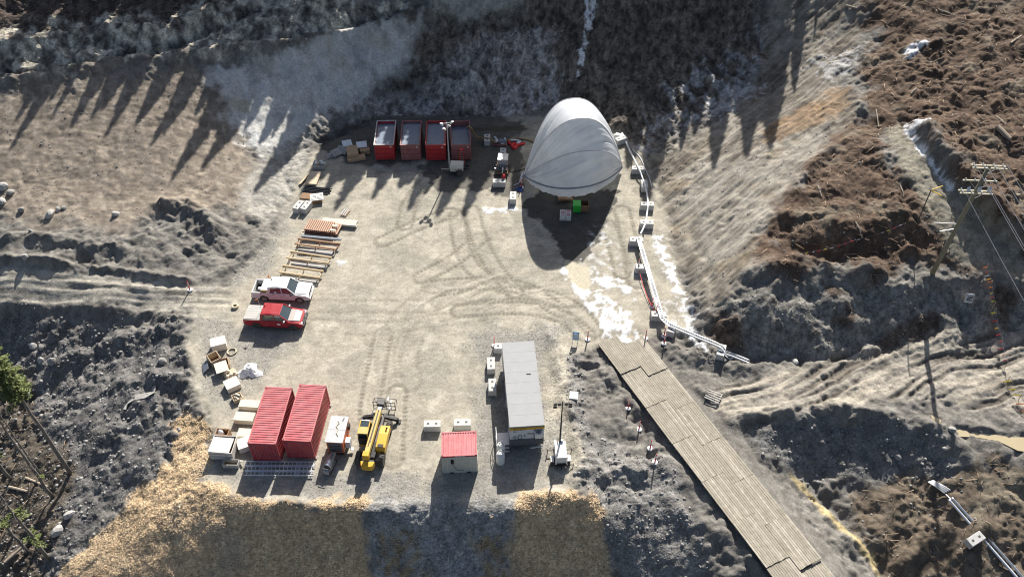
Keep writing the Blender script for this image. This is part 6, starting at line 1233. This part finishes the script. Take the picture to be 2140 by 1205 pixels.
# ------------------------------------------------------------ trees
def sprig(m, p, d, L_, rn, mat, nsub=7, w_=.10):
    """a branch clothed in short needle blades"""
    d = Vector(d).normalized(); p = Vector(p); m.tube([p, p+d*L_], [.018, .006], 'bark', 3, False); vs = []; fs = []
    for k in range(nsub):
        f = (k+1)/nsub; q = p+d*L_*f
        for s in (-1, 1):
            e = (d*.75+Vector((-d.y, d.x, 0))*s*.8+Vector((rn.uniform(-.3, .3), rn.uniform(-.3, .3), rn.uniform(-.25, .35)))).normalized()*L_*.42*(1.15-f*.6); n_ = Vector((rn.uniform(-1, 1), rn.uniform(-1, 1), 1)).normalized(); x = e.cross(n_).normalized()*w_
            i = len(vs); vs += [q-x*.4, q+e*.6-x, q+e, q+e*.6+x]; fs.append((i, i+1, i+2, i+3))
    m.add(vs, fs, mat)
def left_tree(px, py, h_, r, label, crown, seed, lean_=(0, 0)):
    p = at(px, py); rn = random.Random(seed); t = thing('conifer_tree', label, 'tree', (p[0], p[1], gz(p[0], p[1])-.15), 0)
    pts = [(lean_[0]*f*h_+.06*rn.uniform(-1, 1), lean_[1]*f*h_+.06*rn.uniform(-1, 1), h_*f) for f in np.linspace(0, 1, 9)]; m = MB(); m.tube(pts, [r*(1-.75*f) for f in np.linspace(0, 1, 9)], 'bark', 9); tk = m.build('trunk', t, True)
    m = MB()
    for k in range(26):
        f = rn.uniform(.12, .95); q = Vector((lean_[0]*f*h_, lean_[1]*f*h_, f*h_)); a_ = rn.uniform(0, 6.28); L_ = rn.uniform(.3, 1.1); m.tube([q, q+Vector((math.cos(a_)*L_, math.sin(a_)*L_, rn.uniform(-.35, .15)*L_))], [.022, .006], 'bark', 4, False)
    m.build('dead_branch', t)
    if crown:
        m = MB()
        for lo, hi, cnt, ln in crown:
            for k in range(cnt):
                f = rn.uniform(lo, hi); a_ = rn.uniform(0, 6.28); L_ = ln*rn.uniform(.55, 1.1)*(1.15-.8*max(0, (f-lo)/(1.0001-lo)) if hi > .95 else 1); sprig(m, (lean_[0]*f*h_, lean_[1]*f*h_, f*h_), (math.cos(a_), math.sin(a_), rn.uniform(-.4, .15)), L_, rn, 'needle', 14, .05)
        m.build('crown', t)
    return t
left_tree(147, 988, 19.0, .20, 'tallest bare conifer at left with a green crown at the picture edge', [(.62, 1.0, 250, 1.25)], 1)
left_tree(108, 1036, 13.5, .17, 'bare grey trunk left of the tallest conifer', [(.22, .28, 3, .6)], 2); left_tree(86, 992, 12.5, .10, 'thin bare trunk between two thicker ones at left', [], 3)
left_tree(102, 1166, 11, .18, 'bare trunk with small green sprigs at the lower left', [(.28, .38, 10, .9), (.62, .72, 9, 1.0)], 4); left_tree(55, 1152, 10, .15, 'bare trunk closest to the lower left corner', [(.5, .62, 10, .9)], 5); left_tree(22, 1002, 12, .17, 'bare trunk cut by the left edge, above the others', [(.3, .36, 5, .7)], 6); left_tree(28, 1118, 9, .12, 'thin bare trunk behind the corner trunk', [], 8)
# forest above the cut, out of the picture, that throws the long shadows onto the slopes
def fir(seed, h_=1.0):
    rn = random.Random(seed); m = MB(); m.tube([(0, 0, 0), (0, 0, .55), (0, 0, 1)], [.012, .008, .001], 'bark', 6)
    vs = []; fs = []
    for k in range(430):
        f = .10+.84*rn.random()**.8; L_ = (.125*(1-f)**.8+.008)*rn.uniform(.55, 1.15); a_ = rn.uniform(0, 6.28); d = Vector((math.cos(a_), math.sin(a_), -.28)); s = Vector((-math.sin(a_), math.cos(a_), 0)); p = Vector((0, 0, f)); i = len(vs)
        vs += [p, p+d*L_*.55-s*L_*.40, p+d*L_, p+d*L_*.55+s*L_*.40]; fs.append((i, i+1, i+2, i+3))
    m.add(vs, fs, 'needle_dark'); return m
FIR = []
for k in range(3):
    o = fir(k).build('crown', None); FIR.append(o.data); bpy.data.objects.remove(o)
def forest_tree(x, y, h_, k, wf=1.9, label='dark fir tree in the forest above the cut slope'):
    t = bpy.data.objects.new('fir_tree', FIR[k % 3]); COL.objects.link(t); t.location = (x, y, gz(x, y)-.2); t.scale = (h_*wf, h_*wf, h_); t.rotation_euler = (0, 0, k*1.7); return tag(t, label, 'tree', 'forest above the slope')
SHAD = [(2,342,19),(95,268,17),(150,250,17),(205,310,18),(330,300,17),(345,395,19),(410,370,18),(300,330,17),(440,300,17),(520,420,19),(250,240,17),(40,290,17),(560,300,17),
        (690,455,20),(770,430,20),(845,455,20),(905,470,20),(960,470,21),(620,420,19),(1030,420,20),(1560,345,20),(1610,330,20),(1700,95,16),(1660,200,18),(1490,370,20),(1420,330,19),(1340,460,20),(720,400,19),(880,420,19),(1240,300,19)]
rn = random.Random(21)
SHAD += [(x+rn.uniform(-8, 8), rn.uniform(350, 425), 19) for x in range(640, 1095, 20)]+[(x+rn.uniform(-8, 8), rn.uniform(195, 285), 17) for x in range(-60, 600, 24)]+[(x+rn.uniform(-8, 8), rn.uniform(210, 300), 18) for x in range(600, 1100, 32)]
SHAD += [(535,310,17),(505,280,17),(1350,300,18),(1400,270,18),(1450,290,18),(1500,280,18),(1540,250,18),(1590,260,18),(1310,360,19)]
def tip_tree(px, py, h_, k):
    """a tree whose top throws its shadow on the ground at a photo point"""
    q = at(px, py)
    for t_ in np.arange(20, 260, .5):
        P = q+SV*t_; g = gz(P[0], P[1])
        if P[1] > 113 and P[2]-g <= h_: break
        if P[1] > 160: break
    P = q+SV*t_; g = gz(P[0], P[1]); hh = P[2]-g
    if hh > 3: forest_tree(P[0], P[1], hh, k, 1.25 if k < 30 else 1.9); return (round(float(P[0]), 1), round(float(P[1]), 1), round(float(hh), 1))
for k, s_ in enumerate(SHAD): tip_tree(*s_, k)
# ------------------------------------------------------------ loose stones, chips and twigs nobody could count
def scatter_pts(mask, n_, seed, thr=.35):
    r = np.random.default_rng(seed); ok = (mask > thr) & (np.abs(X) < 66) & (Y > 25.6) & (Y < 111); j, i = np.nonzero(ok); k = r.integers(0, len(i), n_); x = XA[i[k]]+r.uniform(-.07, .07, n_); y = YA[j[k]]+r.uniform(-.07, .07, n_); return x, y, Z[j[k], i[k]], r
def many(name, base_v, base_f, x, y, z, sx, rot, mat, label=None):
    n_ = len(x); bv = np.array(base_v); nb = len(bv); c, s = np.cos(rot), np.sin(rot); V = np.empty((n_, nb, 3))
    r = np.random.default_rng(5); tl = r.uniform(-.5, .5, n_)
    vx = bv[None, :, 0]*sx[:, 0:1]; vy = bv[None, :, 1]*sx[:, 1:2]; vz = bv[None, :, 2]*sx[:, 2:3]+vx*tl[:, None]*(.6 if mat != 'stone' else .2)
    V[..., 0] = vx*c[:, None]-vy*s[:, None]+x[:, None]; V[..., 1] = vx*s[:, None]+vy*c[:, None]+y[:, None]; V[..., 2] = vz+z[:, None]
    f = np.array(base_f, np.int32); F = (f[None]+(np.arange(n_)*nb)[:, None, None]).reshape(-1, f.shape[1]); me = bpy.data.meshes.new(name)
    me.vertices.add(n_*nb); me.vertices.foreach_set('co', V.astype(np.float32).ravel()); me.loops.add(F.size); me.loops.foreach_set('vertex_index', F.astype(np.int32).ravel()); me.polygons.add(len(F)); me.polygons.foreach_set('loop_start', np.arange(0, F.size, f.shape[1], dtype=np.int32)); me.update(calc_edges=True); me.materials.append(MAT[mat])
    o = bpy.data.objects.new(name, me); COL.objects.link(o); o['kind'] = 'stuff'; o['label'] = label; o['category'] = name.replace('_', ' '); return o
ph = (1+5**.5)/2; OV = [(0, -1, 0), (.8, -.3, .1), (.5, .75, 0), (-.6, .7, .05), (-.85, -.2, 0), (.15, .1, .75), (.5, -.4, .5), (-.45, -.3, .55), (0, 0, -.6)]
OF = [(0, 1, 6), (0, 6, 7), (0, 7, 4), (1, 2, 5), (1, 5, 6), (2, 3, 5), (3, 4, 7), (3, 7, 5), (5, 7, 6), (0, 8, 1), (1, 8, 2), (2, 8, 3), (3, 8, 4), (4, 8, 0)]
rubble = np.clip((1-mPad)*(.25+mFan+mGrav*1.3+.5*mBlueR+.4*mPit)*(1-.8*mMidRock)*(1-.9*mDarkC)*(1-mMat)*(1-chip)*(1-mSnow)*(1-mSlopeL)*(1-mTan)*(1-mClay), 0, 1)*(.55+.9*np.clip(fbm(X, Y, 3, 3, 99)+.2, 0, 1))
x, y, z, r = scatter_pts(rubble, 8000, 1, .30); s_ = (.04+.20*r.random(len(x))**8)[:, None]*r.uniform(.7, 1.3, (len(x), 3)); many('rubble_stones', OV, OF, x, y, z, s_, r.uniform(0, 6.3, len(x)), 'stone', 'loose grey stones strewn over the rubble slopes')
soil = np.clip(mBrownR+mBrownP+mSlopeL*.6+mBankF+mTan*.5+mForest+mTopBrown, 0, 1); x, y, z, r = scatter_pts(soil, 7000, 2, .35); s_ = (.04+.10*r.random(len(x))**4)[:, None]*r.uniform(.7, 1.3, (len(x), 3)); many('soil_stones', OV, OF, x, y, z, s_, r.uniform(0, 6.3, len(x)), 'stone', 'small stones lying in the brown soil')
x, y, z, r = scatter_pts(np.maximum(mPad*mPadG*.8, 0)*(1-mTrk), 5000, 6, .3); s_ = (.02+.05*r.random(len(x))**3)[:, None]*r.uniform(.7, 1.3, (len(x), 3)); many('pad_gravel', OV, OF, x, y, z, s_, r.uniform(0, 6.3, len(x)), 'stone', 'loose gravel on the pad margins')
CV = [(-1, -.5, 0), (1, -.5, 0), (1, .5, 0), (-1, .5, 0), (-1, -.5, .3), (1, -.5, .3), (1, .5, .3), (-1, .5, .3)]; CF = [(4, 5, 6, 7), (0, 1, 5, 4), (1, 2, 6, 5), (2, 3, 7, 6), (3, 0, 4, 7)]
x, y, z, r = scatter_pts(np.clip(chip+.6*sum(mChipS), 0, 1), 34000, 3, .4); s_ = np.stack([r.uniform(.04, .11, len(x)), r.uniform(.015, .035, len(x)), r.uniform(.02, .04, len(x))], 1); many('wood_chips', CV, CF, x, y, z+.015, s_, r.uniform(0, 6.3, len(x)), 'chipwood', 'yellow wood chips spread over the bank below the pad')
x, y, z, r = scatter_pts(np.clip(mBrownR+mForest*.5+mBrownP*.6+mTopBrown*.7, 0, 1), 1700, 4, .4); s_ = np.stack([r.uniform(.12, .75, len(x))**1.2, r.uniform(.03, .06, len(x)), r.uniform(.04, .09, len(x))], 1); many('twigs', CV, CF, x, y, z+.05, s_, r.normal(0.2, .9, len(x)), 'twig', 'broken twigs and roots scattered in the brown soil')
